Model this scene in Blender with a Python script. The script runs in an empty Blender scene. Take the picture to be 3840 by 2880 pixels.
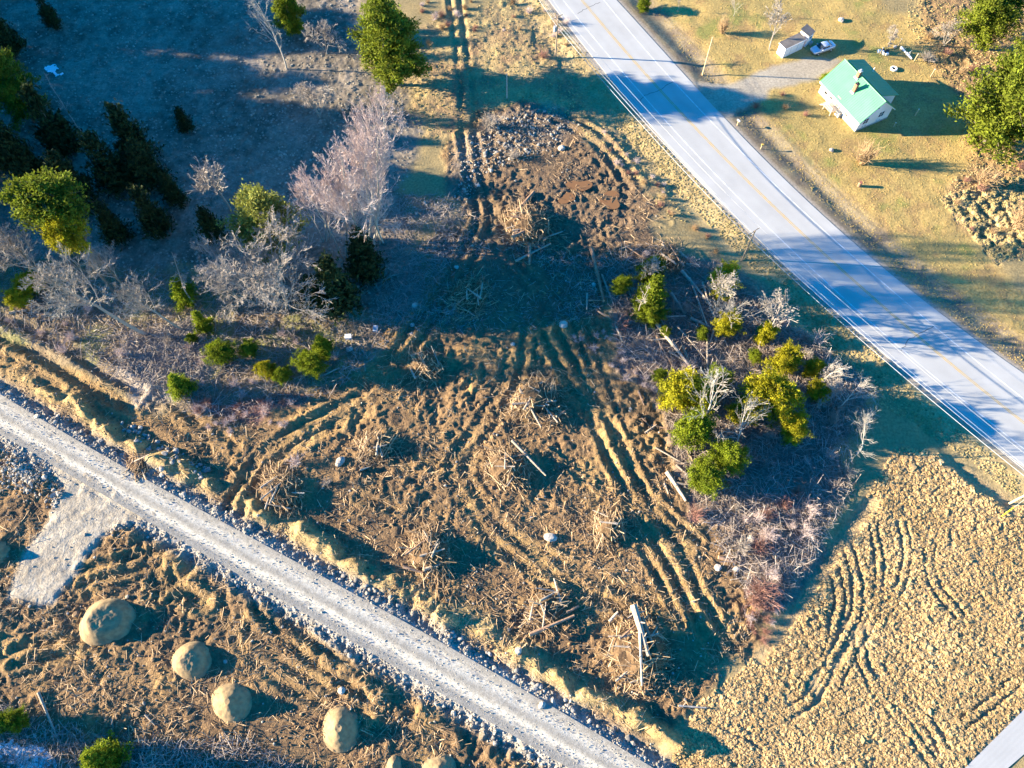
import bpy, math, random
import numpy as np
from mathutils import Vector, Matrix

# ------------------------------------------------------------------ camera, sky, sun, exposure
SC = bpy.context.scene
COL = SC.collection
F_PX, CAM_H = 2922.0, 100.0                      # focal length in photo pixels (3840 wide), flying height
TILT = math.atan(1440.0 / F_PX)
cam_d = bpy.data.cameras.new('camera'); cam = bpy.data.objects.new('camera', cam_d); COL.objects.link(cam)
cam_d.sensor_width = 36.0; cam_d.lens = F_PX / 3840.0 * 36.0
cam_d.clip_start = 0.5; cam_d.clip_end = 4000
cam.location = (0, 0, CAM_H); cam.rotation_euler = (TILT, 0, 0)
SC.camera = cam
SUN_EL = math.radians(14.0)
SUN_DIR = Vector((-0.997 * math.cos(SUN_EL), 0.07 * math.cos(SUN_EL), math.sin(SUN_EL))).normalized()
world = bpy.data.worlds.new('World'); SC.world = world; world.use_nodes = True
wn = world.node_tree.nodes; wl = world.node_tree.links; wn.clear()
sky = wn.new('ShaderNodeTexSky'); sky.sky_type = 'NISHITA'; sky.sun_disc = False
sky.sun_elevation = SUN_EL; sky.sun_rotation = math.atan2(SUN_DIR.x, SUN_DIR.y)
sky.air_density = 1.0; sky.dust_density = 0.1; sky.ozone_density = 3.0
hs = wn.new('ShaderNodeHueSaturation'); hs.inputs['Saturation'].default_value = 1.9; hs.inputs['Hue'].default_value = .509
bg = wn.new('ShaderNodeBackground'); bg.inputs['Strength'].default_value = 0.095
wo = wn.new('ShaderNodeOutputWorld')
wl.new(sky.outputs[0], hs.inputs['Color']); wl.new(hs.outputs[0], bg.inputs[0]); wl.new(bg.outputs[0], wo.inputs[0])
sun_d = bpy.data.lights.new('sun', 'SUN'); sun = bpy.data.objects.new('sun', sun_d); COL.objects.link(sun)
sun_d.energy = 5.0; sun_d.angle = math.radians(0.5); sun_d.color = (1.0, 0.845, 0.61)
sun.rotation_euler = SUN_DIR.to_track_quat('Z', 'Y').to_euler()
SC.view_settings.view_transform = 'Standard'; SC.view_settings.look = 'None'
SC.view_settings.gamma = 1.0; SC.view_settings.exposure = 2.55

# ------------------------------------------------------------------ helpers
RNG = np.random.default_rng(7)
random.seed(7)
K = 3840.0 / 2212.0

def g3(u, v, z=0.0):
    """full photo pixel -> point on the ground at height z"""
    a = (np.asarray(u, float) - 1920) / F_PX; b = (1440 - np.asarray(v, float)) / F_PX
    dy = math.sin(TILT) + b * math.cos(TILT); dz = -math.cos(TILT) + b * math.sin(TILT)
    t = (z - CAM_H) / dz
    return np.stack([a * t, dy * t], -1)
def P(u, v, z=0.0):                                # 2212-wide photo units
    return g3(np.asarray(u, float) * K, np.asarray(v, float) * K, z)
def PL(pts):                                       # list of 2212-unit points
    a = np.array(pts, float); return P(a[:, 0], a[:, 1])
def Z(ox, oy, pts, s=960 / 2212.):                 # points read in an enlargement of the photo
    a = np.array(pts, float); return g3(ox + a[:, 0] * s, oy + a[:, 1] * s)
def proj(x, y, z):
    up = y * math.cos(TILT) + (z - CAM_H) * math.sin(TILT); d = y * math.sin(TILT) - (z - CAM_H) * math.cos(TILT)
    return (1920 + F_PX * x / d) / K, (1440 - F_PX * up / d) / K

_lat = {}
def vnoise(x, y, s, seed):
    if seed not in _lat: _lat[seed] = np.random.default_rng(seed).random((256, 256)).astype(np.float32)
    L = _lat[seed]; x = np.asarray(x) / s + 1000.37; y = np.asarray(y) / s + 1000.71
    xi = np.floor(x).astype(int); yi = np.floor(y).astype(int); fx = x - xi; fy = y - yi
    fx = fx * fx * (3 - 2 * fx); fy = fy * fy * (3 - 2 * fy)
    a = L[xi & 255, yi & 255]; b = L[(xi + 1) & 255, yi & 255]; c = L[xi & 255, (yi + 1) & 255]; d = L[(xi + 1) & 255, (yi + 1) & 255]
    return (a * (1 - fx) + b * fx) * (1 - fy) + (c * (1 - fx) + d * fx) * fy
def fbm(x, y, s, seed, o=3):
    r = 0; a = 1.; t = 0
    for i in range(o): r = r + a * vnoise(x, y, s / 2 ** i, seed + i * 17); t += a; a *= .55
    return r / t
def inpoly(x, y, poly):
    r = np.zeros(np.shape(x), bool); n = len(poly)
    mnx, mny = poly.min(0); mxx, mxy = poly.max(0)
    sel = np.nonzero((x >= mnx) & (x <= mxx) & (y >= mny) & (y <= mxy))
    X = x[sel]; Y = y[sel]; q = np.zeros(X.shape, bool)
    for i in range(n):
        x1, y1 = poly[i]; x2, y2 = poly[(i + 1) % n]
        if y1 == y2: continue
        q ^= ((y1 > Y) != (y2 > Y)) & (X < (x2 - x1) * (Y - y1) / (y2 - y1) + x1)
    r[sel] = q; return r
def smooth_line(pts, step=1.0):
    """Catmull-Rom through ground points"""
    p = np.asarray(pts, float); p = np.vstack([2 * p[0] - p[1], p, 2 * p[-1] - p[-2]]); out = []
    for i in range(1, len(p) - 2):
        n = max(2, int(np.linalg.norm(p[i + 1] - p[i]) / step)); t = np.linspace(0, 1, n, endpoint=False)[:, None]
        out.append(.5 * ((2 * p[i]) + (-p[i - 1] + p[i + 1]) * t + (2 * p[i - 1] - 5 * p[i] + 4 * p[i + 1] - p[i + 2]) * t ** 2 + (-p[i - 1] + 3 * p[i] - 3 * p[i + 1] + p[i + 2]) * t ** 3))
    return np.vstack(out + [p[-2][None]])

class MB:
    def __init__(s): s.v = []; s.f = []; s.n = 0; s.a = []
    def add(s, v, f, attr=None):
        v = np.asarray(v, np.float32).reshape(-1, 3)
        for q in (f if isinstance(f, list) else [f]): s.f.append(np.asarray(q, np.int64) + s.n)
        s.v.append(v); s.n += len(v); s.a.append(np.zeros(len(v), np.float32) if attr is None else np.broadcast_to(np.asarray(attr, np.float32), (len(v),)))
    def tubes(s, p0, p1, r0, r1, n=3, caps=False, attr=None):
        p0 = np.asarray(p0, float).reshape(-1, 3); p1 = np.asarray(p1, float).reshape(-1, 3); N = len(p0)
        if N == 0: return
        r0 = np.broadcast_to(r0, (N,)); r1 = np.broadcast_to(r1, (N,))
        d = p1 - p0; d = d / (np.linalg.norm(d, axis=1)[:, None] + 1e-9)
        ref = np.where(np.abs(d[:, 2:3]) > .9, [[1., 0, 0]], [[0, 0, 1.]])
        a = np.cross(d, ref); a /= np.linalg.norm(a, axis=1)[:, None]; b = np.cross(d, a)
        th = np.arange(n) * 2 * np.pi / n
        ring = a[:, None] * np.cos(th)[None, :, None] + b[:, None] * np.sin(th)[None, :, None]
        V = np.concatenate([p0[:, None] + ring * r0[:, None, None], p1[:, None] + ring * r1[:, None, None]], 1)
        i = np.arange(n); j = (i + 1) % n; q = np.stack([i, i + n, j + n, j], 1)
        base = (np.arange(N) * 2 * n)[:, None, None]
        fs = [(q[None] + base).reshape(-1, 4)]
        if caps:
            fs.append((i[None] + base[:, 0]).reshape(-1, n)); fs.append(((2 * n - 1 - i)[None] + base[:, 0]).reshape(-1, n))
        at = None if attr is None else np.repeat(np.broadcast_to(attr, (N,)), 2 * n)
        s.add(V.reshape(-1, 3), fs, at)
    def line(s, pts, r, n=6, caps=True):
        pts = np.asarray(pts, float); r = np.broadcast_to(r, (len(pts),))
        d = np.gradient(pts, axis=0); d /= np.linalg.norm(d, axis=1)[:, None] + 1e-9
        ref = np.array([0, 0, 1.]) if abs(d[0, 2]) < .8 else np.array([1., 0, 0])
        a = np.cross(d, ref); a /= np.linalg.norm(a, axis=1)[:, None] + 1e-9; b = np.cross(d, a)
        th = np.arange(n) * 2 * np.pi / n
        V = pts[:, None] + (a[:, None] * np.cos(th)[None, :, None] + b[:, None] * np.sin(th)[None, :, None]) * r[:, None, None]
        i = np.arange(n); j = (i + 1) % n; q = np.stack([i, i + n, j + n, j], 1)
        fs = [(q[None] + (np.arange(len(pts) - 1) * n)[:, None, None]).reshape(-1, 4)]
        if caps: fs += [i[None], (i[::-1] + (len(pts) - 1) * n)[None]]
        s.add(V.reshape(-1, 3), fs)
    def box(s, c, h, rot=0.0, tap=1.0):
        """box centred at c, half sizes h, turned about z, top scaled by tap"""
        x, y, z = h; k = tap
        v = np.array([[-x, -y, -z], [x, -y, -z], [x, y, -z], [-x, y, -z], [-x * k, -y * k, z], [x * k, -y * k, z], [x * k, y * k, z], [-x * k, y * k, z]])
        cs, sn = math.cos(rot), math.sin(rot); v = v @ np.array([[cs, sn, 0], [-sn, cs, 0], [0, 0, 1]])
        s.add(v + np.asarray(c), np.array([[3, 2, 1, 0], [4, 5, 6, 7], [0, 1, 5, 4], [1, 2, 6, 5], [2, 3, 7, 6], [3, 0, 4, 7]]))
    def poly(s, pts, thick):
        """flat polygon given thickness along a vector"""
        p = np.asarray(pts, float); n = len(p); t = np.asarray(thick, float)
        i = np.arange(n); s.add(np.vstack([p, p + t]), [i[::-1][None], (i + n)[None], np.stack([i, (i + 1) % n, (i + 1) % n + n, i + n], 1)])
    def cards(s, c, d, nrm, L, W, attr=None):
        """leaf quads: centre, long direction, normal-ish"""
        c = np.asarray(c, float); N = len(c); d = d / (np.linalg.norm(d, axis=1)[:, None] + 1e-9)
        w = np.cross(d, nrm); w /= np.linalg.norm(w, axis=1)[:, None] + 1e-9
        L = np.broadcast_to(L, (N,))[:, None]; W = np.broadcast_to(W, (N,))[:, None]
        V = np.stack([c - d * L * .5, c + w * W * .5 + d * L * .08, c + d * L * .5, c - w * W * .5 + d * L * .08], 1)
        at = None if attr is None else np.repeat(np.broadcast_to(attr, (N,)), 4)
        s.add(V.reshape(-1, 3), np.arange(4 * N).reshape(-1, 4), at)
    def mesh(s, name, mat, smooth=False):
        me = bpy.data.meshes.new(name); v = np.concatenate(s.v) if s.v else np.zeros((0, 3), np.float32)
        me.vertices.add(len(v)); me.vertices.foreach_set('co', v.ravel())
        idx = np.concatenate([q.ravel() for q in s.f]); tot = np.concatenate([np.full(len(q), q.shape[1]) for q in s.f])
        me.loops.add(len(idx)); me.loops.foreach_set('vertex_index', idx.astype(np.int32))
        me.polygons.add(len(tot)); st = np.concatenate([[0], np.cumsum(tot)[:-1]]).astype(np.int32)
        me.polygons.foreach_set('loop_start', st); me.polygons.foreach_set('loop_total', tot.astype(np.int32))
        me.polygons.foreach_set('use_smooth', np.full(len(tot), smooth))
        at = me.attributes.new('var', 'FLOAT', 'POINT'); at.data.foreach_set('value', np.concatenate(s.a))
        me.update(calc_edges=True)
        for m in (mat if isinstance(mat, list) else [mat]): me.materials.append(m)
        return me
    def build(s, name, mat, parent=None, smooth=False):
        o = bpy.data.objects.new(name, s.mesh(name, mat, smooth)); COL.objects.link(o)
        if parent is not None: o.parent = parent
        return o

def tag(o, label=None, cat=None, group=None, kind=None):
    if label: o['label'] = label
    if cat: o['category'] = cat
    if group: o['group'] = group
    if kind: o['kind'] = kind
    return o
def thing(name, label, cat, loc, rz=0.0, group=None):
    o = bpy.data.objects.new(name, None); COL.objects.link(o); o.empty_display_size = .3
    o.location = tuple(float(q) for q in loc); o.rotation_euler = (0, 0, rz)
    return tag(o, label, cat, group)
def part(name, me, parent):
    o = bpy.data.objects.new(name, me); COL.objects.link(o); o.parent = parent; return o

# ------------------------------------------------------------------ materials
def mat(name, c, rough=.9, c2=None, sc=2.0, bump=0.0, bsc=20., var=0.0, metal=0.0, objrand=0.0, spec=.2, transl=0.0, detail=4.):
    m = bpy.data.materials.new(name); m.use_nodes = True; nt = m.node_tree; n = nt.nodes; l = nt.links
    b = n['Principled BSDF']; b.inputs['Roughness'].default_value = rough; b.inputs['Metallic'].default_value = metal
    b.inputs['Specular IOR Level'].default_value = spec
    tc = n.new('ShaderNodeTexCoord'); out = None
    rgb = n.new('ShaderNodeRGB'); rgb.outputs[0].default_value = (*c, 1); out = rgb.outputs[0]
    if c2 is not None:
        nz = n.new('ShaderNodeTexNoise'); nz.inputs['Scale'].default_value = sc; nz.inputs['Detail'].default_value = detail
        l.new(tc.outputs['Object'], nz.inputs['Vector'])
        mr = n.new('ShaderNodeMapRange'); mr.inputs[1].default_value = .35; mr.inputs[2].default_value = .65; l.new(nz.outputs[0], mr.inputs[0])
        mx = n.new('ShaderNodeMix'); mx.data_type = 'RGBA'; mx.inputs[7].default_value = (*c2, 1)
        l.new(mr.outputs[0], mx.inputs[0]); l.new(out, mx.inputs[6]); out = mx.outputs[2]
    if var or objrand:
        hsv = n.new('ShaderNodeHueSaturation'); l.new(out, hsv.inputs['Color']); out = hsv.outputs[0]
        ad = n.new('ShaderNodeMath'); ad.operation = 'MULTIPLY_ADD'; ad.inputs[1].default_value = var; ad.inputs[2].default_value = 1.0
        at = n.new('ShaderNodeAttribute'); at.attribute_name = 'var'; l.new(at.outputs['Fac'], ad.inputs[0])
        ob = n.new('ShaderNodeObjectInfo'); a2 = n.new('ShaderNodeMath'); a2.operation = 'MULTIPLY_ADD'; a2.inputs[1].default_value = objrand; a2.inputs[2].default_value = -objrand / 2
        l.new(ob.outputs['Random'], a2.inputs[0]); a3 = n.new('ShaderNodeMath'); a3.operation = 'ADD'
        l.new(ad.outputs[0], a3.inputs[0]); l.new(a2.outputs[0], a3.inputs[1]); l.new(a3.outputs[0], hsv.inputs['Value'])
    l.new(out, b.inputs['Base Color'])
    if bump:
        nb = n.new('ShaderNodeTexNoise'); nb.inputs['Scale'].default_value = bsc; nb.inputs['Detail'].default_value = 5.; l.new(tc.outputs['Object'], nb.inputs['Vector'])
        bp = n.new('ShaderNodeBump'); bp.inputs['Strength'].default_value = 1.; bp.inputs['Distance'].default_value = bump
        l.new(nb.outputs[0], bp.inputs['Height']); l.new(bp.outputs[0], b.inputs['Normal'])
    if transl:
        t = n.new('ShaderNodeBsdfTranslucent'); l.new(out, t.inputs[0]); ms = n.new('ShaderNodeMixShader'); ms.inputs[0].default_value = transl
        l.new(b.outputs[0], ms.inputs[1]); l.new(t.outputs[0], ms.inputs[2]); l.new(ms.outputs[0], n['Material Output'].inputs[0])
    return m

M_PINE = mat('pine_needles', (.165, .19, .014), c2=(.09, .125, .012), sc=.6, var=.9, objrand=.15, transl=.35)
M_FIR = mat('fir_needles', (.20, .235, .012), c2=(.11, .155, .010), sc=.8, var=.9, objrand=.35, transl=.35)
M_YEL = mat('cedar_foliage', (.38, .33, .012), c2=(.22, .23, .012), sc=.8, var=.9, objrand=.3, transl=.35)
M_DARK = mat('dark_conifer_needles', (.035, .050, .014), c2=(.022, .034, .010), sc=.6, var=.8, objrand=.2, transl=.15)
M_OLIVE = mat('pale_needles', (.24, .25, .05), c2=(.17, .185, .035), sc=.8, var=.9, transl=.25)
M_BARK = mat('bark', (.13, .105, .08), c2=(.20, .17, .13), sc=3., bump=.02)
M_GREYTW = mat('grey_twigs', (.34, .30, .25), c2=(.26, .22, .19), sc=1.)
M_PINKTW = mat('reddish_twigs', (.52, .44, .40), c2=(.38, .27, .25), sc=.5)
M_WHITETW = mat('white_birch_bark', (.42, .385, .33), c2=(.30, .265, .22), sc=1.5)
M_DRYTW = mat('dry_tan_twigs', (.36, .25, .14), c2=(.26, .17, .09), sc=1.)
M_REDTW = mat('red_stems', (.28, .13, .10), c2=(.24, .15, .11), sc=1.)
M_LOG = mat('weathered_log', (.40, .33, .25), c2=(.28, .22, .16), sc=3., bump=.02, objrand=.35)
M_LOGEND = mat('fresh_cut_wood', (.48, .33, .17), c2=(.38, .25, .13), sc=4., objrand=.3)
M_LOGBR = mat('brown_bark_log', (.20, .12, .075), c2=(.30, .20, .13), sc=2., bump=.02, objrand=.3)
M_DEBRIS = mat('wood_chips', (.44, .32, .19), c2=(.27, .18, .10), sc=.3, var=.9)
M_TWIGBLUE = mat('grey_brush', (.33, .28, .24), c2=(.22, .18, .15), sc=.3, var=.7)
M_STONE = mat('stone', (.29, .265, .225), c2=(.19, .17, .145), sc=2., bump=.02, objrand=.6, var=.6)
M_PALEST = mat('pale_boulder', (.46, .40, .32), c2=(.36, .31, .25), sc=2., bump=.03, objrand=.3)
M_SAND = mat('sand', (.31, .215, .11), c2=(.20, .14, .075), sc=1.6, bump=.015, bsc=8., detail=8.)
M_TUSS = mat('dry_tussock', (.46, .305, .135), c2=(.32, .21, .09), sc=.09, var=.75)
M_SNOW = mat('snow', (.80, .81, .83), c2=(.70, .70, .70), sc=1.5, bump=.08, bsc=3.)
M_WHITE = mat('white_siding', (.78, .76, .72), rough=.6, c2=(.72, .69, .65), sc=.7)
M_GREENRF = mat('green_metal_roof', (.07, .30, .13), rough=.55, c2=(.085, .33, .15), sc=.5, spec=.3)
M_BRICK = mat('chimney_brick', (.36, .15, .09), c2=(.25, .10, .07), sc=6.)
M_GLASS = mat('window_glass', (.02, .025, .03), rough=.15, spec=.5)
M_CONC = mat('concrete', (.36, .34, .31), c2=(.28, .27, .25), sc=2.)
M_WOODW = mat('weathered_wood', (.46, .40, .32), c2=(.36, .30, .24), sc=3.)
M_POLE = mat('pole_wood', (.33, .25, .17), c2=(.24, .18, .12), sc=2.)
M_PALEPOLE = mat('pale_pole_wood', (.58, .42, .24), c2=(.48, .34, .2), sc=2.)
M_GREYRF = mat('tar_paper_roof', (.22, .185, .15), c2=(.15, .13, .11), sc=1.2)
M_RED = mat('red_paint', (.42, .03, .03), rough=.6)
M_METAL = mat('grey_metal', (.45, .47, .48), rough=.5, metal=.3)
M_WIRE = mat('bare_wire', (.42, .42, .41), rough=.5)
M_CABLE = mat('grey_cable', (.36, .36, .355), rough=.6)
M_CAR = mat('silver_paint', (.52, .55, .60), rough=.3, metal=.35, spec=.5)
M_RUBBER = mat('tyre_rubber', (.025, .025, .025))
M_BLACK = mat('black_plastic', (.03, .03, .035), rough=.5)
M_YPAINT = mat('yellow_line_paint', (.50, .31, .05), c2=(.40, .32, .19), sc=1.3)
M_WPAINT = mat('white_line_paint', (.66, .66, .64), c2=(.42, .42, .41), sc=1.1)
M_YGUARD = mat('yellow_guard', (.75, .60, .02), rough=.5)
M_TAR = mat('crack_tar', (.10, .10, .10))
M_LIGHT = mat('lamp_lens', (.7, .7, .7), rough=.2, spec=.5)
M_TAIL = mat('red_lens', (.35, .02, .02), rough=.25, spec=.5)
M_FLOWERW = mat('white_painted_rubber', (.72, .70, .64))

def ground_mat(name, bumpd=.06, rough=.95):
    m = bpy.data.materials.new(name); m.use_nodes = True; n = m.node_tree.nodes; l = m.node_tree.links
    b = n['Principled BSDF']; b.inputs['Roughness'].default_value = rough; b.inputs['Specular IOR Level'].default_value = .1
    at = n.new('ShaderNodeAttribute'); at.attribute_name = 'Col'; tc = n.new('ShaderNodeTexCoord')
    def nz(sc, det=4.):
        q = n.new('ShaderNodeTexNoise'); q.inputs['Scale'].default_value = sc; q.inputs['Detail'].default_value = det; q.inputs['Roughness'].default_value = .65; l.new(tc.outputs['Object'], q.inputs['Vector']); return q
    a = nz(2.6, 6.); mr = n.new('ShaderNodeMapRange'); mr.inputs[1].default_value = .3; mr.inputs[2].default_value = .7; mr.inputs[3].default_value = .68; mr.inputs[4].default_value = 1.32
    l.new(a.outputs[0], mr.inputs[0]); hv = n.new('ShaderNodeHueSaturation'); l.new(at.outputs['Color'], hv.inputs['Color']); l.new(mr.outputs[0], hv.inputs['Value'])
    l.new(hv.outputs[0], b.inputs['Base Color'])
    c = nz(3.5, 6.); ba = n.new('ShaderNodeAttribute'); ba.attribute_name = 'bumpy'; mu = n.new('ShaderNodeMath'); mu.operation = 'MULTIPLY'
    l.new(c.outputs[0], mu.inputs[0]); l.new(ba.outputs['Fac'], mu.inputs[1])
    bp = n.new('ShaderNodeBump'); bp.inputs['Distance'].default_value = bumpd; l.new(mu.outputs[0], bp.inputs['Height']); l.new(bp.outputs[0], b.inputs['Normal'])
    return m
M_GROUND = ground_mat('earth_and_grass', .28)
# ------------------------------------------------------------------ roads: fitted curves on the ground
def fitx(pts, deg=3):
    p = np.asarray(pts); c = np.polyfit(p[:, 1], p[:, 0], deg); lo, hi = p[:, 1].min(), p[:, 1].max()
    def f(y):
        y = np.asarray(y, float); yc = np.clip(y, lo, hi); d = np.polyder(c)
        return np.polyval(c, yc) + np.polyval(d, yc) * (y - yc)
    return f
def fity(pts, deg=3):
    g = fitx(np.asarray(pts)[:, ::-1], deg); return g
rdL = fitx(np.vstack([Z(1920, 0, [(310, 0), (640, 400), (1000, 870), (1400, 1350), (1740, 1659)]), Z(2880, 720, [(240, 690), (480, 960), (800, 1230), (1250, 1620)]), Z(2880, 1440, [(1560, 210), (1800, 400), (2212, 720)])]))
rdR = fitx(np.vstack([Z(1920, 0, [(905, 0), (1290, 440), (1500, 660), (1870, 1050), (2212, 1380)]), Z(2880, 720, [(230, 0), (480, 220), (800, 490), (1000, 660), (1300, 900), (1600, 1130), (1900, 1360), (2212, 1570)])]))
ln_WL = fitx(np.vstack([Z(1920, 0, [(440, 0), (800, 450), (1190, 880), (1890, 1650)]), Z(2880, 720, [(330, 620), (700, 965), (1140, 1340), (1500, 1650)]), Z(2880, 1440, [(1780, 220), (2050, 430), (2212, 570)])]))
ln_Y = fitx(np.vstack([Z(1920, 0, [(600, 0), (1000, 465), (1420, 930), (2120, 1650)]), Z(2880, 720, [(0, 85), (520, 575), (1290, 1230), (1780, 1650)]), Z(2880, 1440, [(1780, 0), (2212, 340)])]))
ln_WR = fitx(np.vstack([Z(1920, 0, [(790, 0), (1160, 440), (1650, 970), (2212, 1550)]), Z(2880, 720, [(120, 0), (780, 595), (1440, 1160), (2040, 1659)])]))
gvU = fity(PL([(0, 850), (120, 925), (250, 1003), (360, 1062), (470, 1118), (553, 1163), (679, 1240), (890, 1355), (1106, 1475), (1260, 1568), (1385, 1643)]))
gvD = fity(PL([(0, 935), (130, 1018), (282, 1112), (370, 1152), (462, 1204), (553, 1262), (830, 1428), (1106, 1595), (1237, 1659)]))
LANE = PL([(2084, 1659), (2212, 1532), (2212, 1629), (2177, 1659)])

# ------------------------------------------------------------------ ground grid
step = .2
core_x = np.arange(-104, 104 + 1e-6, step); core_y = np.arange(-9, 137 + 1e-6, step)
def ext(c):
    g = np.cumsum(np.geomspace(.4, 160, 22)); return np.concatenate([c[0] - g[::-1], c, c[-1] + g])
GX = ext(core_x); GY = ext(core_y)
X, Y = np.meshgrid(GX, GY, indexing='ij')
wx = X + (fbm(X, Y, 7., 31, 4) - .5) * 10.; wy = Y + (fbm(X, Y, 7., 47, 4) - .5) * 10.
wx2 = X + (fbm(X, Y, 1.2, 61) - .5) * 1.2; wy2 = Y + (fbm(X, Y, 1.2, 67) - .5) * 1.2
def blur(a, r):
    a = a.astype(np.float32)
    for ax in (0, 1):
        c = np.cumsum(np.pad(a, [(r + 1, r) if i == ax else (0, 0) for i in (0, 1)], mode='edge'), axis=ax)
        a = (np.take(c, np.arange(2 * r + 1, c.shape[ax]), axis=ax) - np.take(c, np.arange(0, c.shape[ax] - 2 * r - 1), axis=ax)) / (2 * r + 1)
    return a
def zone(pts, soft=2, warp=1):
    p = PL(pts); a, b = (wx, wy) if warp == 1 else ((wx2, wy2) if warp == 2 else (X, Y))
    return blur(inpoly(a, b, p), soft)
def dline(pts, maxd=6.):
    """distance to polyline on the grid (limited)"""
    d = np.full(X.shape, 99., np.float32)
    for a, b in zip(pts[:-1], pts[1:]):
        x0, x1 = sorted((a[0], b[0])); y0, y1 = sorted((a[1], b[1]))
        i0, i1 = np.searchsorted(GX, (x0 - maxd, x1 + maxd)); j0, j1 = np.searchsorted(GY, (y0 - maxd, y1 + maxd))
        if i1 <= i0 or j1 <= j0: continue
        xs = X[i0:i1, j0:j1] - a[0]; ys = Y[i0:i1, j0:j1] - a[1]; e = b - a; t = np.clip((xs * e[0] + ys * e[1]) / (e @ e + 1e-9), 0, 1)
        q = np.hypot(xs - e[0] * t, ys - e[1] * t); d[i0:i1, j0:j1] = np.minimum(d[i0:i1, j0:j1], q)
    return d
DIRT_PX = [(-60, 690), (60, 735), (170, 775), (250, 830), (350, 870), (430, 905), (560, 880), (700, 850), (800, 790), (850, 720), (905, 640), (960, 560), (985, 450), (965, 330), (1010, 270), (1110, 225),
           (1230, 262), (1300, 330), (1380, 390), (1440, 470), (1400, 540), (1300, 560), (1290, 640), (1330, 740), (1420, 850), (1450, 950), (1480, 1040), (1520, 1120), (1570, 1220), (1640, 1330), (1600, 1430), (1510, 1500), (1400, 1600), (1430, 1800), (-200, 1800), (-200, 690)]
FIELD_PX = [(1935, 965), (2060, 985), (2150, 1050), (2300, 1150), (2300, 1450), (2080, 1680), (2000, 1800), (1560, 1800), (1450, 1640), (1510, 1520), (1610, 1440), (1670, 1370), (1740, 1270), (1800, 1170), (1870, 1075)]
SHRUB_PX = [(1290, 560), (1430, 520), (1560, 590), (1680, 680), (1800, 760), (1900, 850), (1880, 930), (1830, 960), (1850, 1040), (1790, 1150), (1700, 1290), (1640, 1330), (1570, 1220), (1520, 1120), (1480, 1040), (1450, 950), (1420, 850), (1330, 740)]
LEFTBR_PX = [(-80, 560), (150, 560), (420, 600), (640, 650), (860, 690), (850, 740), (720, 850), (560, 880), (430, 905), (300, 840), (170, 770), (-80, 690)]
HAZEL_PX = [(400, 880), (540, 850), (650, 870), (640, 920), (520, 940), (430, 920)]
PALE_PX = [(270, 720), (420, 690), (450, 760), (420, 850), (330, 840), (260, 780)]
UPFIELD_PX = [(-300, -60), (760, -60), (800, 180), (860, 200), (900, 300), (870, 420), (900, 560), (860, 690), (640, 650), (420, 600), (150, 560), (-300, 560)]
TOPGRASS_PX = [(850, 160), (900, 60), (1180, -40), (1260, 60), (1330, 140), (1450, 260), (1540, 370), (1480, 480), (1440, 470), (1380, 390), (1300, 330), (1230, 262), (1110, 225), (1010, 270), (965, 330), (900, 300)]
LAWN_PX = [(1380, -40), (1800, -60), (2000, 60), (2080, 180), (2120, 330), (2030, 420), (2140, 580), (2300, 700), (2300, 900), (1900, 560), (1600, 260), (1480, 120)]
ROUGH_PX = [(1960, -60), (2300, -60), (2300, 560), (2150, 565), (2030, 430), (2110, 320), (2060, 190), (1960, 70)]
REEDB_PX = [(2030, 430), (2110, 400), (2212, 380), (2260, 480), (2155, 572)]
m_dirt = zone(DIRT_PX); m_field = zone(FIELD_PX, 2, 2); m_shrub = zone(SHRUB_PX); m_leftbr = zone(LEFTBR_PX); m_hazel = zone(HAZEL_PX); m_pale = zone(PALE_PX)
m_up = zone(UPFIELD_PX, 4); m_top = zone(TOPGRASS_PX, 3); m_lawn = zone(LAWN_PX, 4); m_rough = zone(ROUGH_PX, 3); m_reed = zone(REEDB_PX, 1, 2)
# signed distances to the roads (metres, positive outside)
rl = rdL(Y); rr = rdR(Y); ang = .75
dL = (rl - X) * ang; dR = (X - rr) * ang                                   # left of / right of the paved road
d_road = np.maximum(dL, dR)
gu = gvU(X); gd = gvD(X); dU = (Y - gu) * .84; dD = (gd - Y) * .84; d_grav = np.maximum(dU, dD)
spur_poly = PL([(95, 958), (340, 1118), (252, 1135), (205, 1175), (165, 1235), (110, 1312), (20, 1290), (55, 1195), (105, 1130), (140, 1065)])
m_spur = blur(inpoly(wx2, wy2, spur_poly), 2)
drive_poly = np.vstack([Z(1920, 0, [(1440, 640), (1560, 710), (1900, 725)]), Z(2880, 0, [(-40, 600), (150, 550), (340, 500), (560, 510), (650, 515), (480, 640), (430, 690), (180, 745), (0, 775)]), Z(1920, 0, [(2212, 840), (1960, 950), (1870, 1040), (1650, 900)])])
m_drive = blur(inpoly(wx2, wy2, drive_poly), 2)
m_lane = blur(inpoly(X, Y, np.array([LANE[0] + (LANE[0] - LANE[1]) * 4, LANE[1] + (LANE[1] - LANE[0]) * 4, LANE[2] + (LANE[2] - LANE[3]) * 8, LANE[3] + (LANE[3] - LANE[2]) * 8])), 1)
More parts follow.
